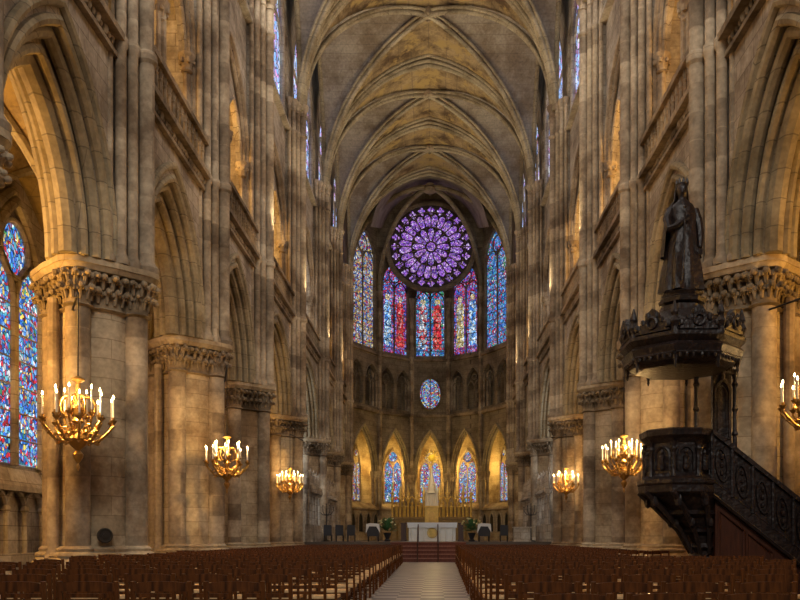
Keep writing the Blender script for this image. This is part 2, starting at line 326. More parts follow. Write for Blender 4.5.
# walls, one structure per side; each bay adds parts
def leaf_row(mb, pts, r, jitter=.3):
    for p in pts:
        k = r*(1+random.uniform(-jitter, jitter)); mb.ball(p, (k, k, k*1.25), 6, 4)
WIN = [0]
def window(label, cat='window'):
    WIN[0] += 1
    return empty('window_%d' % WIN[0], label=label, cat=cat, kind='structure')
TRIM = [0]
for s in (-1, 1):
    fr = side(s)
    wl = empty('wall_'+SN[s], label='tall %s nave wall of pale ashlar with pointed arcade and gallery' % SN[s], cat='wall', kind='structure')
    al = empty('wall_%s_aisle' % SN[s], label='outer wall of the %s aisle below its stained windows' % SN[s], cat='wall', kind='structure')
    for i in range(len(PY)-1):
        y0, y1 = PY[i], PY[i+1]; yc = (y0+y1)/2; b = (y1-y0)/2
        # arcade
        ha, rise = b-.95, 3.55
        m = MB()
        a = arch(yc, ha, ZCAP, rise, 14)
        m.prism([(y0,ZCAP),(y0,ZSTR),(y1,ZSTR),(y1,ZCAP)]+a[::-1], fr, WALL0, WALL1)
        m.build('arcade_wall', ASH, wl)
        m = MB()
        hi = ha-.36; ri = rise-.5
        m.prism(arch(yc, ha+.01, ZCAP, rise+.01, 14)+arch(yc, hi, ZCAP, ri, 14)[::-1], fr, 6.9, 7.5)
        m.build('arch_order', PIER, wl)
        m = MB()
        for h_, r_, c_, q in ((ha+.26, rise+.36, 6.52, .10), (ha+.02, rise+.03, 6.57, .11), (ha-.13, rise-.18, 6.76, .12), (hi+.02, ri+.02, 6.92, .10), (hi-.08, ri-.12, 7.2, .19), (hi+.02, ri+.02, 7.48, .10), (ha-.1, rise-.14, 7.7, .12)):
            arch_tube(m, fr, yc, h_, ZCAP+.015, r_, c_, q, 14)
        m.build('arch_moulding', RIB, wl)
        # string course with a carved band
        m = MB(); m.fbox(fr, y0+.7, y1-.7, ZSTR-.02, ZSTR+.13, 6.28, 6.75); m.fbox(fr, y0+.7, y1-.7, ZSTR-.38, ZSTR-.28, 6.42, 6.56)
        k = int((y1-y0-1.5)/.2)
        leaf_row(m, [fr(y0+.75+.2*j, ZSTR-.15, 6.48) for j in range(k+1)], .085)
        m.build('string_course', CARVE, wl)
        m = MB(); m.fbox(fr, y0+.7, y1-.7, 12.72, 12.86, 6.32, 6.56); m.fbox(fr, y0+.7, y1-.7, ZSTR+.13, ZSTR+.22, 6.36, 6.54)
        k = int((y1-y0-1.4)/.34)
        for j in range(k+1):
            yy = y0+.75+.34*j
            m.tube([fr(yy, ZSTR+.2, 6.45), fr(yy, 12.74, 6.45)], .05, 6)
            m.ball(fr(yy, 12.45, 6.45), (.07,.085,.06), 6, 4)
            if j < k: arch_tube(m, fr, yy+.17, .15, 12.42, .26, 6.45, .035, 4, 5)
        m.build('balustrade', CARVE, wl)
        # gallery stage
        hg = b-.95; gs, gr = 15.1, 3.3
        m = MB(); wall_hole(m, fr, y0, y1, ZSTR, ZGAL+.15, yc, hg, ZSTR+.15, gs, gr, 6.75, 7.12, 12)
        m.build('gallery_wall', ASH, wl)
        m = MB()
        hs = hg/2-.07; big = arch(yc, hg, gs, gr, 12)
        sl = arch(yc-hg/2, hs, gs, 1.9, 8); sr = arch(yc+hg/2, hs, gs, 1.9, 8)
        m.prism(big+sr[::-1]+sl[::-1], fr, 6.95, 7.12)
        arch_tube(m, fr, yc-hg/2, hs, gs, 1.9, 6.93, .07, 8, 6); arch_tube(m, fr, yc+hg/2, hs, gs, 1.9, 6.93, .07, 8, 6)
        m.tube([fr(p,q,6.93) for p,q in circ(yc, gs+1.95, .42, 14)], .06, 6, True)
        m.build('gallery_tracery', ASH, wl)
        m = MB()
        arch_tube(m, fr, yc, hg+.1, gs, gr+.12, 6.74, .1, 12, 7, ZSTR+.1); arch_tube(m, fr, yc, hg-.03, gs, gr-.04, 6.85, .08, 12, 7, ZSTR+.1)
        for dp in (-hg+.1, -.13, .13, 0, hg-.1):
            m.tube([fr(yc+dp, ZSTR+.1, 6.9 if dp else 6.8), fr(yc+dp, gs, 6.9 if dp else 6.8)], .085, 7)
        for dp in (-hg+.1, 0, hg-.1):
            p = fr(yc+dp, gs, 6.88)
            m.lathe([(.12,-.45),(.17,-.4),(.14,-.34),(.2,-.08),(.26,0),(.26,.08)], p.x, p.y, 8, cz=gs)
            leaf_row(m, [(p.x+.2*math.cos(t), p.y+.2*math.sin(t), gs-.14) for t in [j*PI/3 for j in range(6)]], .07)
        m.build('gallery_colonnette', SHAFT, wl)
        # gallery room behind the arcade: floor, vault and back wall
        m = MB(); m.fbox(fr, y0, y1, ZSTR-.35, ZSTR-.02, 7.85, AIS+.5); m.build('gallery_floor', GALW, wl)
        m = MB(); m.fbox(fr, y0, y1, ZSTR, 19.4, 9.9, 10.2); m.fbox(fr, y0, y1, 19.2, 19.5, 7.3, 10.2)
        m.build('gallery_back_wall', GALW, wl)
        if i < 5:
            w = window('%s gallery back window in the %s bay from the camera' % (('yellowish' if s < 0 else 'dark blue'), ORD[i])+' on the '+SN[s])
            m = MB(); m.prism(arch(yc+.3, .8, 15.2, 1.6, 6)+[(yc+1.1,13.0),(yc-.5,13.0)], fr, 9.84, 9.9); m.build('pane', GL_YEL if s < 0 else GL_BLUE, w)
            m = MB(); arch_tube(m, fr, yc+.3, .8, 15.2, 1.6, 9.83, .07, 6, 6, 13.0); m.tube([fr(yc+.3,13,9.82), fr(yc+.3,16.8,9.82)], .05, 6); m.build('tracery', ASH, w)
        # clerestory
        hc = b-1.25
        m = MB(); wall_hole(m, fr, y0, y1, ZGAL+.15, ZCR+.6, yc, hc, ZSILL+.2, 24.2, 3.6, 6.75, 7.2, 10)
        m.build('clerestory_wall', ASH, wl)
        m = MB(); m.fbox(fr, y0+.7, y1-.7, ZGAL, ZGAL+.15, 6.5, 6.8)
        m.prism([(6.55,ZGAL+.15),(6.8,ZGAL+.15),(6.8,ZSILL+.3)], Frame((0,y0+.7,0),(s,0,0),(0,0,1),(0,1,0)), 0, y1-y0-1.4)
        m.build('sill', ASH, wl)
        w = window('tall clerestory window of pale blue stained glass, %s bay from the camera on the %s' % (ORD[i], SN[s]))
        m = MB(); m.prism(arch(yc, hc+.02, 24.2, 3.62, 8)+[(yc+hc,ZSILL+.1),(yc-hc,ZSILL+.1)], fr, 6.95, 7.0); m.build('pane', GL_CLR, w)
        m = MB(); m.tube([fr(yc,ZSILL+.1,6.9), fr(yc,25.6,6.9)], .1, 7)
        arch_tube(m, fr, yc-hc/2, hc/2, 23.9, 1.3, 6.9, .07, 6, 6); arch_tube(m, fr, yc+hc/2, hc/2, 23.9, 1.3, 6.9, .07, 6, 6)
        arch_tube(m, fr, yc, hc, 24.2, 3.6, 6.8, .1, 8, 7, ZSILL+.2)
        m.tube([fr(p,q,6.9) for p,q in circ(yc, 25.9, .75, 14)], .07, 6, True)
        m.build('tracery', ASH, w)
        # aisle outer wall, with a dado of blind arches
        m = MB(); m.fbox(fr, y0, y1, 0, ZSTR-.3, AIS, AIS+.4)
        m.fbox(fr, y0, y1, 0, .8, AIS-.28, AIS); m.prism([(AIS-.3,2.55),(AIS,2.55),(AIS,3.05)], Frame((0,y0,0),(s,0,0),(0,0,1),(0,1,0)), 0, y1-y0)
        m.build('aisle_wall', ASH, al)
        m = MB(); n = 7; st = (y1-y0)/n
        for j in range(n):
            c = y0+st*(j+.5)
            arch_tube(m, fr, c, st/2, 1.95, .5, AIS-.12, .07, 5, 6); m.tube([fr(c-st/2,.8,AIS-.14), fr(c-st/2,2.0,AIS-.14)], .065, 6)
            p = fr(c-st/2, 1.95, AIS-.14); m.ball(p, (.13,.13,.12), 6, 4)
        m.fbox(fr, y0, y1, 2.42, 2.56, AIS-.3, AIS)
        m.build('blind_arcade', ASH, al)
        if i < 6:
            w = window('two-light stained glass window with oculus, %s bay of the %s aisle' % (ORD[i], SN[s]))
            hw = 1.42
            for sg in (-1, 1):
                m = MB(); c = yc+sg*.74
                m.prism(arch(c, .62, 7.3, 1.1, 6)+[(c+.62,3.15),(c-.62,3.15)], fr, AIS-.05, AIS-.01); m.build('pane', GL_AISLE, w)
            m = MB(); m.prism(circ(yc, 8.75, .66, 18), fr, AIS-.05, AIS-.01); m.build('oculus_pane', GL_AISLE, w)
            m = MB()
            for sg in (-1, 1):
                c = yc+sg*.74; arch_tube(m, fr, c, .68, 7.3, 1.2, AIS-.1, .09, 6, 6, 3.1)
                for zz in (3.8,4.5,5.2,5.9,6.6,7.3): m.tube([fr(c-.62,zz,AIS-.07), fr(c+.62,zz,AIS-.07)], .025, 5)
            m.tube([fr(p,q,AIS-.1) for p,q in circ(yc, 8.75, .74, 18)], .09, 6, True)
            arch_tube(m, fr, yc, 1.55, 7.0, 3.0, AIS-.14, .14, 10, 7, 3.0); arch_tube(m, fr, yc, 1.8, 7.0, 3.3, AIS-.05, .14, 10, 7, 3.0)
            m.build('tracery', ASH, w)
    # bundles of shafts rising from the capitals to the vault
    for yy in PY:
        ck = lambda x: s*(AX-x)
        m = MB(); m.fbox(fr, yy-.82, yy+.82, 7.01, ZSPR+3, AX-.55, AX+.6); m.build('wall_pilaster', ASH, wl)
        for x, y, r in ((1.13,0,.175),(.95,.34,.115),(.95,-.34,.115),(.80,.63,.115),(.80,-.63,.115),(.64,.88,.085),(.64,-.88,.085)):
            m = MB(); m.lathe([(r*1.5,7.01),(r*1.6,7.12),(r*1.2,7.2),(r,7.3),(r,ZSTR-.15),(r*1.35,ZSTR-.08),(r*1.35,ZSTR+.08),(r,ZSTR+.15),(r,ZGAL),(r*1.3,ZGAL+.06),(r*1.3,ZGAL+.14),(r,ZGAL+.2),(r,ZSPR-.5),(r*1.3,ZSPR-.46),(r*1.05,ZSPR-.4),(r*1.2,ZSPR-.2),(r*1.75,ZSPR-.04),(r*1.75,ZSPR+.08)], ck(x), yy+y, 12)
            m.build('wall_shaft', SHAFT, wl)
    # responds on the aisle wall
    m = MB()
    for yy in PY:
        for dy in (-.4, 0, .4):
            p = fr(yy+dy, 0, AIS-.12 if dy else AIS-.3); m.lathe([(.2,0),(.2,.7),(.15,.8),(.15,6.3),(.2,6.35),(.16,6.45),(.3,6.95),(.3,7.1)], p.x, p.y, 8)
    m.build('aisle_respond', SHAFT, al)

# ------------------------------------------------------------------ vaults
def vault_web(mb, cx, cy, a, bb, z0, rise, n=9, which=None):
    pr = prof_t(a, rise, n)
    ts = [-t for t, _ in pr]+[t for t, _ in pr[-2::-1]]
    hs = [h for _, h in pr]; hs = hs+hs[-2::-1]; N = len(ts)
    idx = {}; vs = []
    for i, u in enumerate(ts):
        for j, v in enumerate(ts):
            idx[i,j] = len(vs); vs.append((cx+a*u, cy+bb*v, z0+max(hs[i], hs[j])))
    fs = []
    for i in range(N-1):
        for j in range(N-1):
            um, vm = abs(ts[i]+ts[i+1])/2, abs(ts[j]+ts[j+1])/2
            A,Bq,C,D = idx[i,j], idx[i+1,j], idx[i+1,j+1], idx[i,j+1]
            tri = [(A,Bq,C),(A,C,D)] if (i < n) == (j < n) else [(A,Bq,D),(Bq,C,D)]
            for t3 in tri:
                gu = sum(abs(vs[q][0]-cx) for q in t3)/3/a; gv = sum(abs(vs[q][1]-cy) for q in t3)/3/bb
                if which is None or (which == 'crown') == (gv > gu): fs.append(t3)
    mb.add(vs, fs)
ceil = empty('ceiling', label='ribbed stone vault of the nave with stained webs, crowns tinted gold for warm light', cat='ceiling', kind='structure')
AV = 6.25; RISE = ZCR-ZSPR
PR = prof_t(AV, RISE, 14)
def rib_path(f): return [f(t, h) for t, h in PR]
for i in range(1, len(PY)):
    y0 = PY[i]; y1 = PY[i+1] if i+1 < len(PY) else 67.8
    yc = (y0+y1)/2; bb = (y1-y0)/2
    for sg in (-1, 1) if i < len(PY) else ():
        m = MB()
        for dx, dz, r in ((0,-.44,.12), (-.2,-.27,.1), (.2,-.27,.1), (-.40,-.08,.1), (.40,-.08,.1)):
            pts = [(sg*AV*t*(1-.018), y0+dx, ZSPR+h+dz+.02) for t, h in PR]
            pts = [(sg*(AV*t-(.2 if dz < -.2 else .1 if dz < 0 else 0)*t), y0+dx, ZSPR+h+dz*(1-t)) for t, h in PR]
            m.tube(pts, r, 8)
        m.build('transverse_rib', RIB, ceil)
    if i == len(PY)-1: break
    m = MB(); vault_web(m, 0, yc, AV, bb, ZSPR, RISE, 9, 'side'); m.build('side_web', WEB, ceil, ang=60)
    m = MB(); vault_web(m, 0, yc, AV, bb, ZSPR, RISE, 9, 'crown'); m.build('crown_web', WEB_WARM, ceil, ang=60)
    for sx in (-1, 1):
        for sy in (-1, 1):
            m = MB()
            for off, dz, r in ((0,-.34,.115), (-.17,-.14,.085), (.17,-.14,.085)):
                pts = []
                for t, h in PR: pts.append((sx*(AV*t-.15*t)+off*sy*.75, yc+sy*(bb*t-.25*t)-off*sx*.6, ZSPR+h+dz*(1-.3*t)))
                m.tube(pts, r, 8)
            m.build('diagonal_rib', RIB, ceil)
        m = MB(); pts = [(sx*(AV-.05), yc+sg*bb*t, ZSPR+h) for sg in (-1,) for t, h in PR]+[(sx*(AV-.05), yc+bb*t, ZSPR+h) for t, h in PR[-2::-1]]
        m.tube(pts, .13, 7); m.build('wall_rib', RIB, ceil)
    m = MB(); m.lathe([(.2,-.42),(.38,-.36),(.42,-.2),(.3,-.05),(.3,.1)], 0, yc, 12, cz=ZCR)
    leaf_row(m, [(.36*math.cos(t), yc+.36*math.sin(t), ZCR-.33) for t in [j*PI/4 for j in range(8)]], .11)
    m.build('boss', CARVE, ceil)
for s in (-1, 1):
    cl = empty('ceiling_%s_aisle' % SN[s], label='low ribbed vault of the %s aisle, lit yellow' % SN[s], cat='ceiling', kind='structure')
    a = (AIS-7.75)/2; cx = s*(AIS+7.75)/2
    for i in range(len(PY)-1):
        y0, y1 = PY[i], PY[i+1]; yc = (y0+y1)/2; bb = (y1-y0)/2
        m = MB(); vault_web(m, cx, yc, a, bb, 7.02, 4.0, 7); m.build('vault_web', WEB_WARM, cl, ang=60)  # gold web colour carries the yellow lamplight of the aisle
        m = MB(); pr = prof_t(a, 4.0, 9)
        for sx in (-1, 1):
            for sy in (-1, 1): m.tube([(cx+sx*a*t, yc+sy*(bb*t-.1*t), 7.03+h-.08*(1-t)) for t, h in pr], .11, 7)
        m.build('diagonal_rib', RIB, cl)
        m = MB()
        for sx in (-1, 1):
            for dy in (-.16, .16): m.tube([(cx+sx*a*t, y0+dy, 7.03+h-.1*(1-t)) for t, h in pr], .14, 7)
        m.build('transverse_rib', RIB, cl)

# ------------------------------------------------------------------ piers
def lobed(r0, r1, n=48, p=6):
    return [((r0+(r1-r0)*abs(math.cos(2*t))**p)*math.cos(t), (r0+(r1-r0)*abs(math.cos(2*t))**p)*math.sin(t)) for t in [2*PI*k/n for k in range(n)]]
def make_pier():
    e = empty('pier')
    m = MB(); m.prism(lobed(1.14, 1.40, 32, 4), XY, 0, .66); m.taper(lobed(1.14,1.40,32,4), lobed(1.04,1.28,32,4), XY, .66, .78); m.build('plinth', PIER, e)
    ax4 = [(.9,0),(0,.9),(-.9,0),(0,-.9)]
    m = MB(); m.lathe([(1.02,.76),(1.06,.82),(1.02,.88),(.9,.9),(.92,.96),(.82,1.02)], 0, 0, 24)
    for x, y in ax4: m.lathe([(.38,.76),(.41,.83),(.37,.89),(.31,.91),(.33,.97),(.26,1.03)], x, y, 14)
    m.build('base_moulding', PIER, e)
    m = MB(); m.lathe([(.745,.9),(.745,6.4)], 0, 0, 28); m.build('core', PIER, e)
    for x, y in ax4:
        m = MB(); m.lathe([(.25,.95),(.25,6.3)], x, y, 14); m.build('shaft', SHAFT, e)
    for t in (PI*.75, -PI*.75):
        m = MB(); m.lathe([(.2,.78),(.12,.95),(.12,6.3)], .9*math.cos(t), .9*math.sin(t), 10); m.build('shaft', SHAFT, e)
    m = MB(); m.lathe([(.77,6.02),(.86,6.06),(.77,6.11),(.78,6.5),(.86,6.75),(1.06,6.82)], 0, 0, 24)
    for x, y in ax4: m.lathe([(.26,6.02),(.33,6.06),(.26,6.11),(.25,6.5),(.30,6.75),(.40,6.82)], x, y, 12)
    rnd = random.Random(3)
    def lf(cx, cy, rr, z, k, t):
        x, y = cx+rr*math.cos(t), cy+rr*math.sin(t); q = k*rnd.uniform(.75, 1.25)
        m.ball((x,y,z), (q,q,q*1.3), 6, 4)
        m.ball((x+.6*q*math.cos(t), y+.6*q*math.sin(t), z+q), (q*.7,q*.7,q*.5), 6, 4)
    def crocket(cx, cy, r, z, t, k):
        k *= rnd.uniform(.85, 1.2); c, s_ = math.cos(t), math.sin(t); pts = []
        for f, dr, dz in ((0,0,-.20),(.4,.015,-.08),(.7,.06,.02),(1,.13,.07),(1.2,.17,.03)): pts.append((cx+(r+dr)*c, cy+(r+dr)*s_, z+dz))
        m.tube(pts, [k*.5,k*.75,k*.85,k*.9,k*.7], 6)
        m.ball(pts[4], (k,k,k*.9), 7, 5)
        for d in (-1, 1): m.ball((pts[2][0]-d*s_*k*.9, pts[2][1]+d*c*k*.9, z+.0), (k*.62,k*.62,k*.9), 6, 4)
    for row, (rr, z, k) in enumerate(((.80,6.38,.062),(.86,6.66,.075))):
        for j in range(28):
            t = 2*PI*(j+.5*row)/28
            if abs(math.cos(2*t))**6 < .5: crocket(0, 0, rr, z, t, k)
    for x, y in ax4:
        a0 = math.atan2(y, x)
        for row, (rr, z, k) in enumerate(((.26,6.38,.056),(.29,6.66,.066))):
            for j in range(-3, 4): crocket(x, y, rr, z, a0+j*.56+.28*row, k)
    m.build('capital', CARVE, e)
    m = MB(); m.taper(lobed(1.06,1.3,48,4), lobed(1.13,1.38,48,4), XY, 6.78, 6.88); m.prism(lobed(1.15,1.40,48,4), XY, 6.88, 7.0); m.build('abacus', PIER, e)
    return e
proto = make_pier(); first = True
for s in (-1, 1):
    for i, yy in enumerate(PY):
        o = proto if first else copy_tree(proto); first = False
        o.location = (s*AX, yy, 0 if i < 5 else 0); o.rotation_euler = (0,0,0 if s < 0 else PI)
        lab = ('stone pier with leafy capital cut off by the %s edge of the photo' % SN[s]) if i == 0 else 'clustered stone pier with leafy capital, %s full pier on the %s side' % (ORD[i-1], SN[s])
        tag(o, lab, 'pier', 'clustered nave piers')

# ------------------------------------------------------------------ apse
AV2 = [(-6.65,68.2), (-4.45,72.2), (-1.7,74.5), (1.7,74.5), (4.45,72.2), (6.65,68.2)]
aps = empty('wall_apse', label='polygonal dark stone apse wall with arcade, triforium and tall lancets', cat='wall', kind='structure')
amb = empty('wall_chapels', label='golden-lit chapel wall seen through the apse arches', cat='wall', kind='structure')
LANC = [(GL_PALE, 27.2), (GL_RED, 25.4), (GL_BLUE, 24.8), (GL_RED, 25.4), (GL_BLUE, 27.2)]
LN = ['pale mixed glass lancet at the far left of the apse', 'violet and red lancet left of the middle apse lancet', 'blue two-figure lancet in the middle below the rose window',
      'red and blue lancet right of the middle apse lancet', 'blue lancet at the far right of the apse']
CH = ['narrow pale chapel window through the far left apse arch', 'blue chapel window left of the altar', 'chapel window behind the golden sunburst', 'dark mixed chapel window right of the altar', 'narrow dark chapel window through the far right apse arch']
for k in range(5):
    A, Bp = V((*AV2[k],0)), V((*AV2[k+1],0)); u = (Bp-A); Lg = u.length; u.normalize()
    n = V((u.y, -u.x, 0)); n = n if n.dot(V((0,67,0))-(A+Bp)/2) < 0 else -n
    fr = Frame(A, u, (0,0,1), n); c = Lg/2
    h = c-.32
    m = MB(); zs, rz = 6.8, 3.9
    m.prism([(-.1,zs),(-.1,12.0),(Lg+.1,12.0),(Lg+.1,zs)]+arch(c, h, zs, rz, 12)[::-1], fr, 0, .55)
    m.build('arcade_wall', APS, aps)
    m = MB()
    for dh, cc, r in ((.12,-.02,.09),(-.02,.08,.08),(-.14,.28,.1)): arch_tube(m, fr, c, h+dh, zs, rz+dh*1.2, cc, r, 12, 7)
    m.build('arch_moulding', RIB, aps)
    # triforium
    m = MB(); m.fbox(fr, -.05, Lg+.05, 11.95, 12.2, -.2, .5); m.fbox(fr, -.05, Lg+.05, 16.95, 17.15, -.2, .5)
    m.build('string_course', CARVE, aps)
    m = MB()
    if k == 2:
        m.fbox(fr, 0, Lg, 12.1, 17, .0, .9)
        m.build('triforium_wall', APS, aps)
        w = window('small round stained window below the middle lancet of the apse')
        ov = [(c+1.0*math.cos(t), 14.05+1.42*math.sin(t)) for t in [2*PI*j/24 for j in range(24)]]
        mm = MB(); mm.prism(ov, fr, -.06, 0); mm.build('pane', GL_MIX, w)
        mm = MB(); mm.tube([fr(p,q,-.08) for p,q in ov], .1, 7, True); mm.tube([fr(c,12.65,-.08), fr(c,15.45,-.08)], .05, 6)
        mm.tube([fr(c+.78*(p-c),14.05+.78*(q-14.05),-.08) for p,q in ov], .035, 5, True)
        mm.build('tracery', APS, w)
    else:
        half = Lg/2
        for j in range(2):
            wall_hole(m, fr, j*half, (j+1)*half, 12.1, 17, (j+.5)*half, half/2-.16, 12.5, 14.7, 1.35, 0, .35, 8)
        m.fbox(fr, -.1, Lg+.1, 12.1, 17, .95, 1.15)
        m.build('triforium_wall', APS, aps)
        m = MB()
        for j in range(2):
            cc = (j+.5)*half; hh = half/2-.16
            m.tube([fr(cc,12.5,.15), fr(cc,14.6,.15)], .065, 7)
            for sg in (-1, 1):
                arch_tube(m, fr, cc+sg*hh/2, hh/2, 14.3, .7, .15, .055, 6, 6); m.tube([fr(cc+sg*hh,12.5,.1), fr(cc+sg*hh,14.6,.1)], .07, 7)
            m.tube([fr(p,q,.15) for p,q in circ(cc, 15.3, .24, 10)], .05, 5, True)
            arch_tube(m, fr, cc, hh+.04, 14.7, 1.4, -.02, .07, 8, 6)
        m.build('triforium_colonnette', APS, aps)
    # clerestory lancet
    top = LANC[k][1]; hl = c-.42 if k in (1,2,3) else c-.62
    m = MB(); wall_hole(m, fr, -.1, Lg+.1, 17.1, 31.6, c, hl, 17.45, top-2.2, 2.2, 0, .45, 8); m.build('lancet_wall', APS, aps)
    w = window(LN[k])
    m = MB(); m.prism(arch(c, hl+.02, top-2.2, 2.22, 8)+[(c+hl,17.4),(c-hl,17.4)], fr, .2, .25); m.build('pane', LANC[k][0], w)
    if k in (1, 2, 3):
        for sg in (-1, 1):
            cc = c+sg*hl*.5; mat = {1: (ROBEB, ROBER), 2: (ROBEP, ROBER), 3: (ROBEY, ROBEB)}[k][0 if sg < 0 else 1]; w0 = hl*.3
            body = [(cc-w0*1.05,18.1),(cc+w0*1.05,18.1),(cc+w0*.95,19.6),(cc+w0*.85,20.7),(cc+w0*1.0,21.3),(cc+w0*.75,21.9),(cc+w0*.3,22.05),(cc-w0*.3,22.05),(cc-w0*.75,21.9),(cc-w0*1.0,21.3),(cc-w0*.85,20.7),(cc-w0*.95,19.6)]
            m = MB(); m.prism(body, fr, .17, .19); m.build('robe_pane', mat, w)
            m = MB(); m.prism(circ(cc, 22.32, w0*.62, 12), fr, .165, .19); m.build('halo_pane', ROBEY, w)
            m = MB(); m.prism(circ(cc, 22.28, w0*.34, 10), fr, .15, .165); m.build('face_pane', GL_FACE, w)
    m = MB(); m.tube([fr(c,17.4,.15), fr(c,top-1.6,.15)], .075, 7)
    for sg in (-1, 1): arch_tube(m, fr, c+sg*hl/2, hl/2, top-2.6, 1.0, .15, .06, 6, 6)
    m.tube([fr(p,q,.15) for p,q in circ(c, top-1.15, hl*.42, 14)], .06, 6, True)
    for zz in [17.9+.62*j for j in range(int((top-2.8-17.9)/.62)+1)]: m.tube([fr(c-hl,zz,.17), fr(c+hl,zz,.17)], .028, 5)
    arch_tube(m, fr, c, hl+.05, top-2.2, 2.25, .0, .09, 8, 7, 17.3)
    m.build('tracery', APS, w)
    # low wall and niches under the arches
    m = MB(); m.fbox(fr, 0, Lg, 1.0, 3.75, .05, .5); m.prism([(-.15,3.75),(.5,3.75),(.5,4.2)], Frame(A, n, (0,0,1), u), 0, Lg); m.fbox(fr, 0, Lg, 3.6, 3.75, -.15, .1)
    m.build('low_wall', PIER, aps)
    if k in (0, 4):
        m = MB()
        for j in range(4):
            cc = Lg*(j+.5)/4; m.prism(arch(cc, .3, 2.7, .6, 5)+[(cc+.3,1.75),(cc-.3,1.75)], fr, -.02, .1)
        m.build('niche', IRON, aps)
        m = MB()
        for j in range(4):
            cc = Lg*(j+.5)/4; arch_tube(m, fr, cc, .36, 2.7, .68, -.06, .06, 5, 6, 1.7)
        m.build('niche_moulding', PIER, aps)
    # chapel wall behind
    sc_ = 1.34
    A2, B2 = V((A.x*1.12, A.y+2.9, 0)), V((Bp.x*1.12, Bp.y+2.9, 0)); u2 = (B2-A2).normalized(); n2 = V((-u2.y, u2.x, 0)); n2 = n2 if n2.dot(n) > 0 else -n2
    f2 = Frame(A2, u2, (0,0,1), n2); L2 = (B2-A2).length; c2 = L2/2
    m = MB(); m.fbox(f2, -.2, L2+.2, 1, 12, 0, .3); m.build('chapel_wall', PIER, amb)
    m = MB()
    for cc in (0, L2): m.tube([f2(cc,1,-.05), f2(cc,12,-.05)], .22, 8)
    m.build('chapel_shaft', SHAFT, amb)
    w = window(CH[k])
    wh = .95 if k in (1,2,3) else .55
    c2 += {0: -.55, 4: .55}.get(k, 0)
    for sg in (-1, 1):
        m = MB(); cc = c2+sg*wh/2; m.prism(arch(cc, wh/2-.05, 7.3, .9*wh/.95, 6)+[(cc+wh/2-.05,4.5),(cc-wh/2+.05,4.5)], f2, -.06, -.02); m.build('pane', GL_BLUE if k == 1 else GL_PALE if k in (0,) else GL_MIX, w)
    m = MB(); m.prism(circ(c2, 8.6, .5*wh/.95, 14), f2, -.06, -.02); m.build('oculus_pane', GL_PALE if k != 1 else GL_BLUE, w)
    m = MB(); arch_tube(m, f2, c2, wh+.08, 7.2, 2.1, -.08, .1, 8, 6, 4.4); m.tube([f2(c2,4.4,-.08), f2(c2,7.6,-.08)], .06, 6)
    m.tube([f2(p,q,-.08) for p,q in circ(c2, 8.6, .52*wh/.95, 14)], .06, 6, True); m.build('tracery', PIER, w)
# ambulatory ceiling and roof over the apse
m = MB(); sc_ = 1.45
m.prism([(x*sc_, 67.8+(y-67.8)*sc_) for x, y in AV2]+[(x*1.05, 67.8+(y-67.8)*1.05) for x, y in AV2[::-1]], XY, 11.6, 11.9)
m.build('chapel_ceiling', WEB, amb)
m = MB(); m.prism([(-7.3,64.2),(7.3,64.2)]+[(x*1.1, 67.8+(y-67.8)*1.1) for x, y in AV2[::-1]], XY, 31.4, 31.7); m.build('apse_roof', WEB, ceil)
for s in (-1, 1):
    m = MB(); m.fbox(side(s), 64.3, 68.4, ZSTR, 31.5, 6.75, 7.2); m.prism([(64.3,ZCAP),(64.3,ZSTR),(68.4,ZSTR),(68.4,ZCAP)]+arch(66.3, 1.3, ZCAP, 3, 8)[::-1], side(s), 6.55, 7.4); m.build('choir_wall', APS, aps)
for k, (x, y) in enumerate(AV2):
    m = MB(); d = V((0-x, 67.8-y, 0)).normalized(); t = V((-d.y, d.x, 0))
    for a_, b_, r in ((.12,0,.17),(-.05,.24,.12),(-.05,-.24,.12),(-.3,.42,.12),(-.3,-.42,.12)):
        p = V((x,y,0))+d*a_+t*b_
        m.lathe([(r*1.6,1),(r*1.6,1.5),(r,1.7),(r,6.2),(r*1.3,6.25),(r*1.1,6.3),(r*1.9,6.8),(r*1.9,6.95),(r,7.0),(r,11.9),(r*1.4,12),(r*1.4,12.15),(r,12.2),(r,22.0),(r*1.8,22.4),(r*1.8,22.5)], p.x, p.y, 10)
    m.build('apse_shaft', SHAFT, aps)
# ribs gathering on the apse boss
apex = V((0, 67.8, 29.75))
def curve_rib(e, zrise=0.0, n=14):
    e = V(e); pts = []
    for i in range(n+1):
        a = PI/2*i/n; pts.append((apex.x+(e.x-apex.x)*math.sin(a), apex.y+(e.y-apex.y)*math.sin(a), e.z+(apex.z-e.z)*math.cos(a)))
    return pts
for x, y in AV2[:2]+AV2[4:]:
    m = MB(); m.tube(curve_rib((x*.99, 67.8+(y-67.8)*.96, 22.4)), .19, 8); m.build('apse_rib', RIB, ceil)
for x in (-1.9, 0, 1.9):
    m = MB(); m.tube([apex, V((x*.5, 69.8, 30.55)), V((x, 71.8, 30.6 if x else 30.75))], .13, 7); m.build('apse_rib', RIB, ceil)
m = MB(); m.lathe([(.25,-.5),(.5,-.4),(.5,-.15),(.35,0),(.35,.2)], 0, 67.8, 12, cz=29.75); m.build('boss', CARVE, ceil)
# webs of the apse vault
m = MB(); rows = []
for q in range(5):
    f = q/4; row = []
    for j in range(13):
        a = PI*(.1+.8*j/12)
        x0 = 6.0*math.cos(a)*.8; z0_ = ZSPR+(RISE+.1)*math.sin(a)**.8
        x1 = 4.35*math.cos(a); z1 = 26.3+4.6*math.sin(a)
        row.append((x0+(x1-x0)*f, 64.3+(71.85-64.3)*f, z0_+(z1-z0_)*f+.15))
    rows.append(row)
m.add([p for r in rows for p in r], [(q*13+j, q*13+j+1, (q+1)*13+j+1, (q+1)*13+j) for q in range(4) for j in range(12)])
m.build('apse_web', WEB, ceil, ang=60)
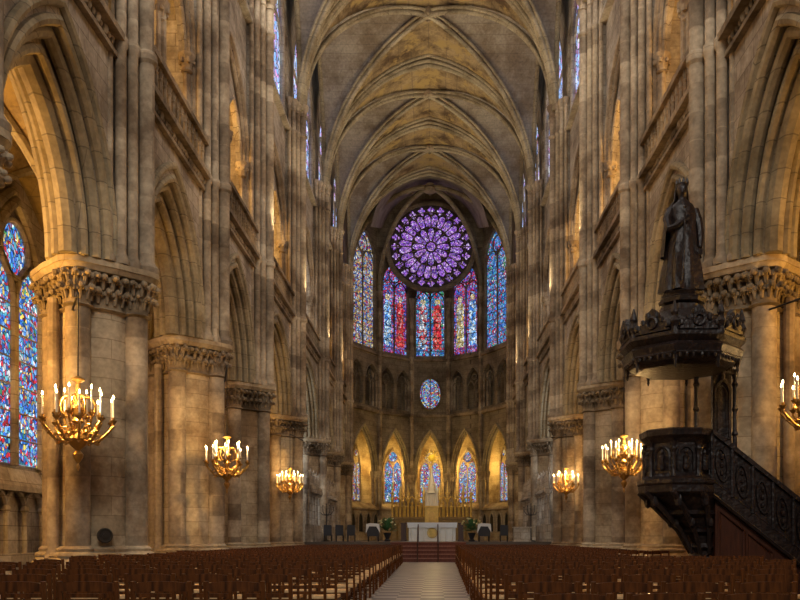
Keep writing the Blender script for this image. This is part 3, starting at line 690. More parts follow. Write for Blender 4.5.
# the rose window
RY, RZ, RR = 71.9, 26.3, 3.6
rw = window('great round rose window of violet glass high above the apse lancets')
fr = xz_at(0.08, RY, RZ)
def pol(r, a): return (r*math.sin(a), r*math.cos(a))
m = MB(); m.prism(circ(0, 0, RR+.05, 64), fr, 0, .22); m.build('tracery', IRON if False else plain('rose_stone', (.07,.055,.05), .9), rw)
m = MB(); m.tube([fr(p,q,-.05) for p,q in circ(0,0,RR+.18,64)], .2, 8, True); m.tube([fr(p,q,-.1) for p,q in circ(0,0,RR+.02,64)], .08, 8, True); m.build('rim', APS, rw)
def petal(r0, r1, a, w0, w1, n=6):
    pts = [pol(r0, a-w0/r0), ]
    L_ = [(r0, -w0), (r0+(r1-r0)*.55, -w1), (r0+(r1-r0)*.85, -w1*.8), (r1, 0), (r0+(r1-r0)*.85, w1*.8), (r0+(r1-r0)*.55, w1), (r0, w0)]
    ca, sa = math.cos(a), math.sin(a)
    return [(r*sa+w*ca, r*ca-w*sa) for r, w in L_]
def pane(poly): 
    q = MB(); q.prism(poly, fr, -.05, .0); q.build('pane', GL_PUR, rw)
pane(circ(0,0,.36,14))
for k in range(8):
    x, y = pol(.55, 2*PI*k/8); 
for k in range(12):
    a = 2*PI*k/12; pane(petal(.52, 1.62, a, .09, .25))
for k in range(24):
    a = 2*PI*(k+.5)/24; pane(petal(1.72, 2.78, a, .15, .27))
for k in range(24):
    x, y = pol(3.16, 2*PI*k/24); pane([(x+(.25+.07*math.cos(4*t))*math.cos(t), y+(.25+.07*math.cos(4*t))*math.sin(t)) for t in [2*PI*j/16 for j in range(16)]])
for k in range(24):
    x, y = pol(2.86, 2*PI*(k)/24); pane(circ(x, y, .1, 8))
m = MB()
for k in range(12):
    a = 2*PI*(k+.5)/12; m.tube([fr(*pol(.45,a),-.05), fr(*pol(1.7,a),-.05)], .045, 6); a2 = 2*PI*k/12; m.tube([fr(*pol(1.65,a2),-.05), fr(*pol(3.5,a2),-.05)], .05, 6)
for r in (.42, 1.68, 2.98): m.tube([fr(p,q,-.05) for p,q in circ(0,0,r,48)], .045, 6, True)
m.build('spokes', APS, rw)
m = MB(); hole = [(0.08+3.75*math.cos(PI*j/24), RZ+3.75*math.sin(PI*j/24)) for j in range(25)]
m.prism([(4.9,RZ),(4.9,31.5),(-4.9,31.5),(-4.9,RZ)]+hole[::-1], XZ, RY+.05, RY+.3); m.build('rose_spandrel', APS, aps)

# ------------------------------------------------------------------ chancel steps, screens
m = MB()
for k in range(5): m.box(-1.95, 1.95, 41.4+.4*k, 43.42, .2*k+.001, .2*(k+1)-.04)
st = m.build('chancel_steps', WOODS); tag(st, 'flight of dark red steps rising from the central aisle to the altar', 'steps', kind='structure')
m = MB()
for k in range(5): m.box(-1.95, 1.95, 41.36+.4*k, 43.42 if k == 4 else 41.8+.4*k, .2*(k+1)-.04, .2*(k+1))
m.build('tread', wood('tread_wood', (.24,.10,.07), (.34,.17,.12), .6, .3), st)
for x, w_ in ((-.52, 'left'), (.50, 'right')):
    e = empty('handrail', (x, 41.3, 0), label='slim dark %s handrail post on the red chancel steps' % w_, cat='handrail')
    m = MB(); m.lathe([(.06,0),(.03,.05),(.03,.85),(.05,.87),(.05,.93)], 0, 0, 8); m.build('post', WOODR, e)
    m = MB(); m.tube([(0,0,.88),(0,2.0,1.9)], .028, 6); m.build('rail', WOODR, e)
    m = MB(); m.lathe([(.03,.97),(.03,1.9)], 0, 2.0, 8); m.build('post', WOODR, e)

# ------------------------------------------------------------------ choir screens between the far piers
def screen(s, y0, y1, label):
    fr = Frame((s*6.25, 0, 1.0), (0,1,0), (0,0,1), (s,0,0))
    e = empty('choir_screen', (0,0,0), label=label, cat='screen', group='carved choir screens')
    m = MB(); m.fbox(fr, y0, y1, 0, .9, -.1, .2); m.build('dado', ASH, e)
    n = max(3, int((y1-y0)/.9)); st_ = (y1-y0)/n
    for j in range(n+1):
        m = MB(); p = fr(y0+st_*j, 0, .05); m.lathe([(.12,.9),(.09,1.0),(.09,2.4),(.17,2.7),(.17,2.78)], p.x, p.y, 8, cz=1.0)
        m.lathe([(.1,2.78),(.08,3.3),(.11,3.34),(.01,3.95)], p.x, p.y, 6, cz=1.0); leaf_row(m, [(p.x+.13*math.cos(t), p.y+.13*math.sin(t), 3.62) for t in (0,1.57,3.14,4.71)], .07)
        m.build('pinnacle', ASH, e)
    m = MB(); m.fbox(fr, y0, y1, 2.75, 3.0, -.15, .25)
    for j in range(n):
        c = y0+st_*(j+.5); arch_tube(m, fr, c, st_*.42, 2.3, .45, .05, .06, 5, 6)
        m.prism([(c-st_*.4,3.0),(c+st_*.4,3.0),(c,3.75)], fr, 0, .1)
        leaf_row(m, [fr(c+d*st_*.3, 3.2+.5*(1-abs(d)), .03) for d in (-.8,-.4,0,.4,.8)], .07)
    leaf_row(m, [fr(y0+.18*j, 2.7, -.15) for j in range(int((y1-y0)/.18))], .09)
    m.build('canopy', ASH, e)
for s in (-1, 1):
    for a_, b_, w_ in ((43.7, 47.9, 'nearer'), (51.1, 55.3, 'farther')):
        screen(s, a_, b_, '%s carved stone choir screen with pinnacles on the %s side of the chancel' % (w_, SN[s]))

# ------------------------------------------------------------------ altar and reredos
e = empty('altar', (.2, 54, 1.0), label='white draped high altar at the top of the red steps', cat='altar')
m = MB(); m.box(-1.5, 1.5, -.5, .5, 0, 1.02); m.build('body', MARB, e)
m = MB(); m.box(-1.6, 1.6, -.6, .6, 1.02, 1.17); m.build('table_top', MARB, e)
m = MB(); m.box(-1.58, 1.58, -.63, -.56, .86, 1.18); m.box(-1.63, 1.63, -.62, .6, 1.17, 1.19); m.build('altar_cloth', CLOTH, e)
m = MB(); m.prism(circ(0, .52, .27, 20), Frame((0,0,0),(1,0,0),(0,0,1),(0,1,0)), -.54, -.5); m.tube([(.31*math.cos(t), -.54, .52+.31*math.sin(t)) for t in [2*PI*k/20 for k in range(20)]], .03, 6, True); m.build('roundel', GOLDM, e)
for x in (-1.35,-.9,-.5,.5,.9,1.35):
    m = MB(); m.lathe([(.09,0),(.07,.05),(.06,.8),(.09,.86)], x, -.53, 8); m.build('colonnette', MARB, e)
for x, w_ in ((-1.85,'left'), (1.85,'right')):
    m = MB(); m.box(-.16,.16,-.3,.3,0,1.1); m.box(-.2,.2,-.34,.34,1.1,1.18); m.box(-.2,.2,-.34,.34,0,.1)
    o = m.build('pedestal', WOODR, loc=(.2+x, 54.05, 1.0)); tag(o, 'brown pedestal standing beside the %s end of the white altar' % w_, 'pedestal')
e = empty('reredos', (.15, 61.5, 1.0), label='gilded carved reredos with pinnacles behind the white altar', cat='reredos')
m = MB(); m.box(-3.0, 3.0, 0, .6, 0, 1.6); m.box(-3.1,3.1,-.1,.7,1.6,1.75)
for j in range(13): arch_tube(m, Frame((0,0,0),(1,0,0),(0,0,1),(0,1,0)), -2.76+.46*j, .2, 1.1, .35, -.02, .04, 5, 6, .1)
m.build('base', DGILT, e)
for j in range(11):
    x = -2.9+.58*j
    if abs(x) < .5: continue
    hh = 3.3+.5*(1-abs(x)/3)+(.35 if j % 2 else 0)
    m = MB(); m.lathe([(.1,1.75),(.07,1.85),(.07,2.9),(.12,3.0),(.12,3.06)], x, -.02, 8); m.lathe([(.11,3.06),(.09,3.3),(.12,3.34),(.01,hh+.5)], x, 0, 6)
    leaf_row(m, [(x+.1*math.cos(t), .1*math.sin(t), 3.5) for t in (0,1.57,3.14,4.71)], .05); m.build('pinnacle', GOLDM, e)
for j in range(10):
    x = -2.61+.58*j
    if abs(x) < .5: continue
    m = MB(); m.lathe([(.13,1.75),(.15,1.85),(.12,2.2),(.15,2.5),(.05,2.62),(.085,2.72),(.08,2.82),(.01,2.9)], x, .12, 8); m.build('figure', GOLDM, e)
    m = MB(); arch_tube(m, Frame((0,0,0),(1,0,0),(0,0,1),(0,1,0)), x, .24, 2.85, .4, .0, .05, 6, 6); m.build('canopy_arch', GOLDM, e)
m = MB(); m.box(-2.95,2.95,.35,.5,1.7,2.5); m.build('back_panel', DGILT, e)
m = MB(); m.box(-.5,.5,-.35,.3,1.2,2.45); m.box(-.56,.56,-.42,.35,2.45,2.56); m.build('tabernacle', GOLDM, e)
m = MB(); m.prism(arch(0,.22,1.85,.3,6)+[(.22,1.4),(-.22,1.4)], Frame((0,0,0),(1,0,0),(0,0,1),(0,1,0)), -.4, -.35); m.build('tabernacle_door', GILT, e)
m = MB(); m.box(-.46,.46,-.2,.2,2.56,3.5)
for x in (-.42,-.14,.14,.42): m.lathe([(.07,2.56),(.06,3.5),(.09,3.6),(.01,4.0)], x, -.22, 6)
m.lathe([(.5,3.5),(.34,3.7),(.22,4.3),(.1,4.9),(.02,5.5)], 0, 0, 6); leaf_row(m, [(.25*math.cos(t), .25*math.sin(t), 4.15) for t in [k*PI/3 for k in range(6)]], .06)
m.build('throne_spire', MARB, e)
e2 = empty('monstrance', (.15, 61.5, 7.1), label='golden sunburst shining before the middle apse window above the reredos', cat='sunburst')
m = MB(); m.ball((0,0,0), (.26,.1,.26), 14, 8); m.build('disc', SUNG, e2)
m = MB()
for k in range(24):
    a = 2*PI*k/24; r = .74 if k % 2 else .56; d = .075
    m.add([(.2*math.cos(a-.13),-.03,.2*math.sin(a-.13)),(.2*math.cos(a+.13),-.03,.2*math.sin(a+.13)),(r*math.cos(a),0,r*math.sin(a)),(.2*math.cos(a-.13),.03,.2*math.sin(a-.13)),(.2*math.cos(a+.13),.03,.2*math.sin(a+.13))], [(0,1,2),(4,3,2),(0,2,3),(1,4,2),(0,3,4,1)])
m.build('ray', SUNG, e2)
m = MB(); m.lathe([(.08,-.595),(.05,-.55),(.04,-.3),(.06,-.2)], 0, 0, 8); m.build('stem', GOLDM, e2)

# flowers, draped seats, choir chairs in the chancel
def bouquet(x, y, label, seed):
    rn = random.Random(seed); e = empty('flower_arrangement', (x,y,1.0), label=label, cat='flowers')
    m = MB(); m.lathe([(.16,0),(.2,.05),(.1,.15),(.22,.45),(.25,.5)], 0, 0, 12); m.build('vase', DARK, e)
    m = MB()
    for k in range(120):
        a, b_, r = rn.uniform(0,2*PI), rn.uniform(-.3,1.3), rn.uniform(.25,.6)
        c = V((r*math.cos(a)*math.cos(b_), r*math.sin(a)*math.cos(b_), .75+r*math.sin(b_))); d = (c-V((0,0,.5))).normalized()*.16; w_ = d.cross(V((0,0,1))).normalized()*.06
        up = V((0,0,.02)); m.add([c-d, c+w_, c+d, c-w_, c+up], [(0,1,4),(1,2,4),(2,3,4),(3,0,4),(0,3,2,1)])
    m.build('foliage', LEAF, e)
    for k in range(14):
        a, b_ = rn.uniform(0,2*PI), rn.uniform(0,1.3); r = .62
        m = MB(); m.ball((r*math.cos(a)*math.cos(b_), r*math.sin(a)*math.cos(b_), .78+r*math.sin(b_)), (.07,.07,.05), 7, 4); m.build('blossom', PETAL, e)
bouquet(-2.4, 48.5, 'green and yellow flower arrangement left of the steps, before the altar', 1)
bouquet(2.5, 48.5, 'round green flower arrangement right of the steps, before the altar', 2)
def draped_seat(x, y, label):
    e = empty('draped_chair', (x,y,1.0), label=label, cat='chair')
    m = MB(); m.box(-.32,.32,-.3,.3,.4,.52); m.build('seat', DARK, e)
    for a_ in (-.28,.28):
        for b_ in (-.26,.26):
            m = MB(); m.lathe([(.03,0),(.035,.4)], a_, b_, 8); m.build('leg', WOODP, e)
    m = MB(); m.box(-.33,.33,-.38,-.28,.3,.95); m.build('backrest', DARK, e)
    m = MB()
    m.prism([(-.4,.45),(-.36,.99),(-.15,1.04),(.15,1.02),(.36,1.0),(.4,.5),(.33,.62),(.2,.85),(-.2,.86),(-.33,.6)], Frame((0,0,0),(1,0,0),(0,0,1),(0,1,0)), -.41, -.25)
    m.build('drape', CLOTH, e)
draped_seat(-3.15, 47.5, 'white draped chair left of the yellow flower arrangement on the chancel')
draped_seat(3.15, 47.5, 'white draped dark chair right of the green flower arrangement on the chancel')
def choir_chair(x, y, rz, label):
    e = empty('choir_chair', (x,y,1.0), rz, label=label, cat='chair', group='dark chairs on the chancel'); e.scale = (.85,.85,.82)
    m = MB(); m.box(-.26,.26,-.25,.25,.4,.48); m.build('seat', DARK, e)
    m = MB(); m.box(-.26,.26,-.27,-.21,.48,1.0); m.prism(arch(0,.26,1.0,.14,5), Frame((0,0,0),(1,0,0),(0,0,1),(0,1,0)), -.27, -.21); m.build('backrest', DARK, e)
    for a_ in (-.23,.23):
        for b_ in (-.22,.22):
            m = MB(); m.lathe([(.025,0),(.03,.4)], a_, b_, 6); m.build('leg', WOODP, e)
for j, x in enumerate((-5.6,-4.95,-4.3)): choir_chair(x, 46.5, 0, 'dark upholstered chair on the left of the chancel, %s from the nave piers' % ['first','second','third'][j])
for j, x in enumerate((4.2,)): choir_chair(x, 46.5, 0, 'dark upholstered chair on the chancel right of the white draped chair')
m = MB(); m.box(-.45,.45,-.3,.3,0,.75); m.box(-.5,.5,-.35,.35,.75,.82); m.box(-.5,.5,-.35,.35,0,.08)
tag(m.build('stone_block', ASH, loc=(5.2, 46.5, 1.0)), 'pale stone block standing on the right of the chancel', 'block')
for s, yy in ((-1, 46.8), (1, 46.8)):
    e = empty('standing_candelabrum', (s*5.9, yy+1.3, 1.0), label='dark standing candelabrum by the %s piers of the chancel' % SN[s], cat='candelabrum')
    m = MB(); m.lathe([(.28,0),(.28,.04),(.06,.1),(.03,.2),(.03,1.5),(.08,1.55),(.03,1.6),(.03,1.9)], 0, 0, 10); m.build('stem', IRON, e)
    m = MB()
    for k in range(5):
        x = -.4+.2*k; m.tube([(0,0,1.5),(x*.6,0,1.55),(x,0,1.75),(x,0,1.95+.1*(2-abs(k-2)))], .02, 6); m.lathe([(.05,0),(.05,.03)], x, 0, 8, cz=1.95+.1*(2-abs(k-2)))
    m.build('branches', IRON, e)

# ------------------------------------------------------------------ chandeliers
def make_chandelier():
    e = empty('chandelier')
    m = MB(); m.lathe([(.01,-.62),(.035,-.55),(.02,-.48),(.09,-.36),(.1,-.3),(.04,-.22),(.15,-.12),(.2,0),(.16,.08),(.06,.12),(.06,.28),(.12,.34),(.07,.42),(.1,.52),(.15,.58),(.08,.66),(.05,.8),(.09,.86),(.05,.92),(.05,1.1),(.13,1.14),(.13,1.17),(.03,1.22)], 0, 0, 14)
    m.build('stem', GILT, e)
    def ring(n, r, zb, ph, ch, sw):
        for k in range(n):
            t = 2*PI*(k+ph)/n; c, s_ = math.cos(t), math.sin(t)
            pts = []
            for q in range(11):
                f = q/10; rr = .1+(r-.1)*f; z = zb+sw*(-math.sin(f*PI*1.25)) + (.16*f*f if True else 0)
                pts.append((rr*c, rr*s_, z))
            ze = pts[-1][2]; pts.append((r*c, r*s_, ze+.06))
            m = MB(); m.tube(pts, [.026]*11+[.02], 6)
            m.tube([((.1+(r-.1)*.5+.09*math.cos(a))*c, (.1+(r-.1)*.5+.09*math.cos(a))*s_, zb-.02+.09*math.sin(a)) for a in [2*PI*i/10 for i in range(9)]], .017, 5)
            m.ball(pts[5], (.05,.05,.035), 6, 4); m.ball(pts[8], (.045,.045,.03), 6, 4)
            m.lathe([(.02,0),(.035,.02),(.075,.06),(.08,.075),(.03,.08),(.035,.13)], r*c, r*s_, 8, cz=ze+.04)
            m.build('arm', GILT, e)
            m = MB(); m.lathe([(.017,0),(.017,ch)], r*c, r*s_, 7, cz=ze+.15); cd = m.build('candle', WAX, e)
            m = MB(); m.lathe([(.004,0),(.02,.022),(.017,.045),(.003,.085)], r*c, r*s_, 7, cz=ze+.15+ch); m.build('flame', FLAME, cd)
    ring(10, .66, .02, .2, .38, .10)
    ring(6, .40, .16, .5, .42, .08)
    m = MB()
    for k in range(8):
        t = 2*PI*k/8
        m.tube([((.2+.14*math.cos(a))*math.cos(t), (.2+.14*math.cos(a))*math.sin(t), .62+.2*math.sin(a)) for a in [PI*i/8-PI/2 for i in range(12)]], .02, 5)
    m.build('scroll', GILT, e)
    return e
CHD = [(-1, 78, 16.2, 439, 'nearest brass candle chandelier on the left, before the nearest big pier', 18.4-1.2),
       (-1, 227, 23.0, 474, 'lit brass chandelier hanging before the second pier on the left', 25.2-1.2),
       (-1, 290, 38.2, 491, 'lit brass chandelier hanging before the fourth pier on the left', 40.4-1.2),
       (1, 817, 16.2, 424, 'brass candle chandelier at the right edge, above the pulpit stair', 18.4-1.2),
       (1, 624, 23.0, 473, 'lit brass chandelier on the right, just left of the dark pulpit', 25.2-1.2),
       (1, 566, 38.2, 491, 'lit brass chandelier hanging before the fourth pier on the right', 40.4-1.2)]
pro = make_chandelier()
for k, (s, px, yy, py, lab, yw) in enumerate(CHD):
    o = pro if k == 0 else copy_tree(pro)
    x = .25+(px-433)*yy/834; z = 1.2+(538-py)*yy/834
    o.location = (x, yy, z); tag(o, lab, 'chandelier', 'brass candle chandeliers'); o.rotation_euler = (0,0,.37*k)
    top = 5.9; k_ = {0: 1.0, 3: 1.0}.get(k, .88); o.scale = (k_,k_,k_)
    m = MB(); m.tube([(0,0,1.2), (0,0,(top-z)/k_)], .014, 6); m.build('chain', IRON, o)
    m = MB(); m.tube([(x, yy, top), (x, yy, top+.06), (s*(AX-1.16), yw+1.2, top+.02) if k not in (0,3) else (s*AX, yw+.04, top+.02)], .022, 6)
    b_ = m.build('bracket', IRON); tag(b_, 'iron wall bracket carrying the chandelier, %s' % ['by the nearest left pier','by the second left pier','by the fourth left pier','by the nearest right pier','by the second right pier','by the fourth right pier'][k], 'bracket')
    point('chandelier_light', (x+.02, yy-.3, z+.75), 70 if k == 3 else 170, (1.0,.60,.22), .03)

# ------------------------------------------------------------------ pulpit
PX, PYY = 5.15, 16.4
def ngon(r, n=8, ph=None, sx=1, sy=1):
    ph = PI/n if ph is None else ph
    return [(sx*r*math.cos(2*PI*k/n+ph), sy*r*math.sin(2*PI*k/n+ph)) for k in range(n)]
pul = empty('pulpit', (PX, PYY, 0), label='tall carved dark oak pulpit with stair and canopy on the right', cat='pulpit')
def octo(m, prof, n=8, cx=0, cy=0, ph=None):
    prof = [t if len(t) > 2 else (*t, cx) for t in prof]
    for (r0,z0,c0), (r1,z1,c1) in zip(prof, prof[1:]):
        a = [(x+c0,y+cy) for x,y in ngon(r0,n,ph)]; b = [(x+c1,y+cy) for x,y in ngon(r1,n,ph)]
        m.taper(a, b, XY, z0, z1)
BX = -.1
m = MB(); octo(m, [(.40,0,.40),(.40,.15,.40),(.26,.25,.40),(.19,.5,.40),(.19,.95,.40),(.28,1.02,.39),(.22,1.1,.38),(.26,1.25,.34),(.37,1.32,.3),(.31,1.38,.28),(.44,1.58,.2),(.54,1.66,.16),(.47,1.74,.12),(.66,1.98,0),(.76,2.08,-.08),(.76,2.2,-.1),(.68,2.26,-.1)], 8)
for k in range(8):
    t = PI/8+PI*k/4; m.tube([(.38+.22*math.cos(t), .22*math.sin(t), .9), (.28+.36*math.cos(t), .36*math.sin(t), 1.35), (.08+.6*math.cos(t), .6*math.sin(t), 1.8), (BX+.74*math.cos(t), .74*math.sin(t), 2.1)], [.04,.05,.06,.06], 6)
    m.ball((.0+.66*math.cos(t), .66*math.sin(t), 1.92), (.08,.08,.14), 6, 4); m.ball((.24+.45*math.cos(t), .45*math.sin(t), 1.5), (.07,.07,.1), 6, 4)
m.build('pedestal', WOODP, pul)
m = MB(); octo(m, [(.74,2.2),(.78,2.25),(.78,2.32),(.66,2.38),(.6,2.45),(.6,3.02),(.66,3.1),(.72,3.16),(.74,3.27),(.68,3.3)], 8, BX); m.build('basket', WOODP, pul)
for k in range(8):
    t = 2*PI*k/8; q = Frame((BX+.56*math.cos(t), .56*math.sin(t), 0), (-math.sin(t), math.cos(t), 0), (0,0,1), (math.cos(t), math.sin(t), 0))
    m = MB(); arch_tube(m, q, 0, .15, 2.78, .17, .01, .028, 5, 5, 2.5); m.lathe([(.05,2.5),(.07,2.55),(.05,2.66),(.065,2.76),(.025,2.8),(.04,2.84),(.01,2.9)], BX+.58*math.cos(t), .58*math.sin(t), 8); m.build('panel_carving', WOODP, pul)
    t2 = t+PI/8
    m = MB(); m.lathe([(.07,2.38),(.05,2.45),(.05,2.98),(.08,3.04)], BX+.62*math.cos(t2), .62*math.sin(t2), 8); m.ball((BX+.62*math.cos(t2), .62*math.sin(t2), 2.9), .07, 6, 4); m.build('corner_column', WOODP, pul)
# canopy
CX = -.02
m = MB(); octo(m, [(.55,4.44),(.86,4.46),(1.02,4.54),(1.12,4.66),(1.17,4.78),(1.1,4.85),(1.2,4.95),(1.2,5.02),(1.06,5.07),(1.0,5.1),(.86,5.35),(.6,5.55),(.42,5.62),(.42,5.72)], 8, CX); m.build('canopy', WOODP, pul)
for k in range(8):
    t = PI/8+PI*k/4; x, y = CX+1.12*math.cos(t), 1.12*math.sin(t)
    m = MB(); m.lathe([(.09,4.98),(.05,5.1),(.1,5.2),(.05,5.3),(.08,5.36),(.015,5.58)], x, y, 6); m.ball((x*.98, y*.98, 5.16), .1, 6, 4); m.build('canopy_finial', WOODP, pul)
    m = MB(); m.lathe([(.01,4.36),(.03,4.42),(.025,4.46),(.05,4.55),(.07,4.66)], CX+(x-CX)*.93, y*.93, 6); m.build('pendant', WOODP, pul)
    t2 = t+PI/8; q = Frame((CX+1.04*math.cos(t2), 1.04*math.sin(t2), 0), (-math.sin(t2), math.cos(t2), 0), (0,0,1), (math.cos(t2), math.sin(t2), 0))
    m = MB(); m.prism([(-.36,5.05),(.36,5.05),(.3,5.2),(.16,5.26),(.1,5.42),(0,5.5),(-.1,5.42),(-.16,5.26),(-.3,5.2)], q, -.05, .06)
    m.tube([q(p_,q_,.08) for p_,q_ in circ(0,5.22,.1,10)], .03, 5, True)
    leaf_row(m, [q(d, 5.1+.32*(1-abs(d)/.4), .05) for d in (-.32,-.2,-.08,.08,.2,.32)], .055); m.build('crest', WOODP, pul)
    m = MB()
    for d in (-.32,-.2,-.08,.08,.2,.32): m.ball(q(d,4.6,-.02), (.035,.035,.06), 6, 4)
    m.tube([q(-.4,4.64,-.02), q(.4,4.64,-.02)], .03, 6); m.build('lace_fringe', WOODP, pul)
# back panel and post carrying the canopy
m = MB(); m.box(.74,1.12,.42,.52,3.0,4.6); m.box(.70,1.16,.40,.54,4.5,4.62); m.box(.70,1.16,.40,.54,3.0,3.12); m.build('back_panel', WOODP, pul)
m = MB(); q = xz_at(.93, .42)
arch_tube(m, q, 0, .14, 4.15, .22, -.02, .025, 6, 5, 3.2); m.tube([q(-.14,3.2,-.02), q(.14,3.2,-.02)], .025, 5); arch_tube(m, q, 0, .09, 4.1, .16, -.01, .018, 6, 5, 3.3)
m.build('panel_moulding', WOODP, pul)
for x in (.42, 1.2):
    m = MB(); m.lathe([(.07,2.3),(.045,2.5),(.045,4.4),(.07,4.5),(.07,4.6)], x, .45, 8)
    for z in (3.3,3.8,4.3): m.ball((x,.45,z), .07, 6, 4)
    m.build('post', WOODP, pul)
# stair descending to the right
P0, P1 = (.45, 2.3), (3.2, .12)
sl = (P1[1]-P0[1])/(P1[0]-P0[0])
q = Frame((0,0,0),(1,0,0),(0,0,1),(0,1,0))
def zz(x, base): return base+sl*(x-.45)
for y_, nm in ((-.42, 'near'), (.38, 'far')):
    m = MB(); m.prism([(.45,zz(.45,2.05)),(3.2,zz(3.2,2.05)),(3.2,zz(3.2,2.3)),(.45,zz(.45,2.3))], q, y_, y_+.08)
    m.tube([q(.45,zz(.45,2.32),y_+.04), q(3.2,zz(3.2,2.32),y_+.04)], .05, 6); m.tube([q(.45,zz(.45,2.06),y_+.04), q(3.2,zz(3.2,2.06),y_+.04)], .05, 6); m.build('string_board', WOODP, pul)
    m = MB(); m.prism([(.45,zz(.45,3.2)),(3.2,zz(3.2,3.2)),(3.2,zz(3.2,3.3)),(.45,zz(.45,3.3))], q, y_-.04, y_+.12); m.build('handrail', WOODP, pul)
    m = MB(); m.prism([(.47,zz(.47,2.3)),(3.2,zz(3.2,2.3)),(3.2,zz(3.2,3.2)),(.47,zz(.47,3.2))], q, y_+.03, y_+.05); m.build('balustrade_panel', WOODP, pul)
    for j in range(7):
        x = .62+.39*j; m = MB()
        m.tube([q(x-.17,zz(x-.17,2.3),y_), q(x-.17,zz(x-.17,3.2),y_)], .035, 6)
        ov = [(x+.02+.11*math.cos(t), zz(x+.02,2.75)+.3*math.sin(t)+sl*.11*math.cos(t)) for t in [2*PI*i/14 for i in range(14)]]
        m.tube([q(a_,b_,y_+.01) for a_,b_ in ov], .028, 5, True)
        leaf_row(m, [q(x+.02, zz(x+.02,2.75)+d, y_+.02) for d in (-.16,0,.16)], .05); m.build('baluster', WOODP, pul)
m = MB()
for k in range(10):
    x = .5+.27*k; z1 = zz(x,2.25); m.box(x, x+.29, -.36, .4, z1-.05, z1)
m.build('tread', WOODR, pul)
m = MB(); m.prism([(.55,.0),(2.7,.0),(2.75,zz(2.75,2.06)),(.55,zz(.55,2.06))], q, -.3, .3); m.build('stair_base', WOODR, pul)
m = MB()
for x0_, x1_ in ((.62,1.1),(1.16,1.64)):
    hh = zz(x1_,1.85); m.tube([q(x0_,.2,-.31),q(x1_,.2,-.31),q(x1_,hh,-.31),q(x0_,zz(x0_,1.85),-.31)], .03, 5, True)
m.build('panel_moulding', WOODR, pul)

# statue on the canopy: a robed, crowned figure
e = empty('statue', (PX+.0, PYY, 5.72), label='dark oak statue of a robed crowned figure on top of the pulpit canopy', cat='statue')
m = MB(); octo(m, [(.3,0),(.44,.06),(.46,.14),(.36,.2),(.4,.26),(.34,.3)], 8); m.build('base', WOODP, e)
m = MB()
secs = [(.30,.40,.34,0,0),(.55,.38,.31,0,0),(.85,.34,.27,.01,0),(1.15,.30,.24,.02,0),(1.4,.27,.21,.03,0),(1.6,.255,.19,.03,0),(1.78,.265,.185,.02,0),(1.92,.25,.17,.01,0),(2.02,.20,.14,0,-.01),(2.08,.11,.10,0,-.02),(2.13,.075,.08,-.01,-.03),(2.18,.08,.095,-.01,-.04),(2.25,.098,.12,-.015,-.05),(2.33,.105,.125,-.015,-.045),(2.40,.09,.105,-.015,-.04),(2.45,.05,.06,-.015,-.04)]
vs = []; NN = 36
for z, rx, ry, ox, oy in secs:
    fold = .2*max(0, min(1, (1.85-z)/1.2))
    for k in range(NN):
        t = 2*PI*k/NN; f = 1+fold*(math.sin(9*t+z*2.2)*.6+math.sin(5*t-1+z)*.5)
        vs.append((ox+rx*f*math.cos(t), oy+ry*f*math.sin(t), z))
nS = len(secs)
m.add(vs, [(i*NN+k, i*NN+(k+1)%NN, (i+1)*NN+(k+1)%NN, (i+1)*NN+k) for i in range(nS-1) for k in range(NN)]+[tuple(range(NN))[::-1], tuple(range((nS-1)*NN, nS*NN))])
m.ball((-.015,-.175,2.27), (.018,.028,.03), 6, 5)                   # nose
m.ball((-.055,-.155,2.305), (.02,.015,.013), 6, 4); m.ball((.025,-.155,2.305), (.02,.015,.013), 6, 4); m.ball((-.015,-.155,2.215), (.03,.018,.012), 6, 4)
m.tube([(-.23,.0,1.93),(-.31,-.04,1.72),(-.29,-.15,1.5),(-.16,-.25,1.55),(-.04,-.27,1.66)], [.085,.085,.075,.055,.04], 8)       # arm bent to the breast
m.tube([(.24,0,1.93),(.31,-.03,1.7),(.33,-.08,1.45),(.31,-.16,1.22),(.29,-.2,1.12)], [.085,.085,.075,.055,.04], 8)              # arm hanging
for j in range(4):
    m.tube([(-.04+.01*j,-.28,1.63+.022*j),(.02+.01*j,-.295,1.65+.022*j),(.05,-.28,1.655+.022*j)], .012, 5)
    m.tube([(.26+.022*j,-.215,1.1),(.255+.022*j,-.235,1.04),(.255+.022*j,-.23,.98-.01*(j%3))], .012, 5)
m.tube([(-.01,-.25,1.66),(.0,-.28,1.71),(.01,-.285,1.74)], .014, 5); m.tube([(.25,-.19,1.11),(.235,-.215,1.07),(.235,-.22,1.03)], .014, 5)
m.build('body', WOODP, e)
m = MB(); vs = []
for z, r in ((1.0,.40),(1.4,.36),(1.75,.325),(2.0,.235),(2.12,.15),(2.3,.135),(2.42,.10),(2.47,.03)):
    for k in range(13):
        t = -.25+(PI+.5)*k/12; f = 1+.06*math.sin(7*t)
        vs.append((-.01+r*f*math.cos(t)*1.0, .015+r*.75*f*math.sin(t), z))
fs = [(i*13+k, i*13+k+1, (i+1)*13+k+1, (i+1)*13+k) for i in range(7) for k in range(12)]
m.add(vs, fs); m.build('mantle', WOODP, e)
m = MB(); m.lathe([(.105,2.38),(.115,2.42),(.10,2.43)], -.015, -.04, 12)
for k in range(8):
    t = 2*PI*k/8; m.lathe([(.02,2.4),(.03,2.46),(.005,2.52)], -.015+.105*math.cos(t), -.04+.105*math.sin(t), 5)
m.build('crown', WOODP, e)
m = MB(); m.tube([(-.1,-.33,.45),(-.06,-.34,1.1),(-.04,-.3,1.62),(-.03,-.29,1.85)], .018, 6); m.ball((-.03,-.29,1.88), .04, 6, 4); m.build('sceptre', WOODP, e)

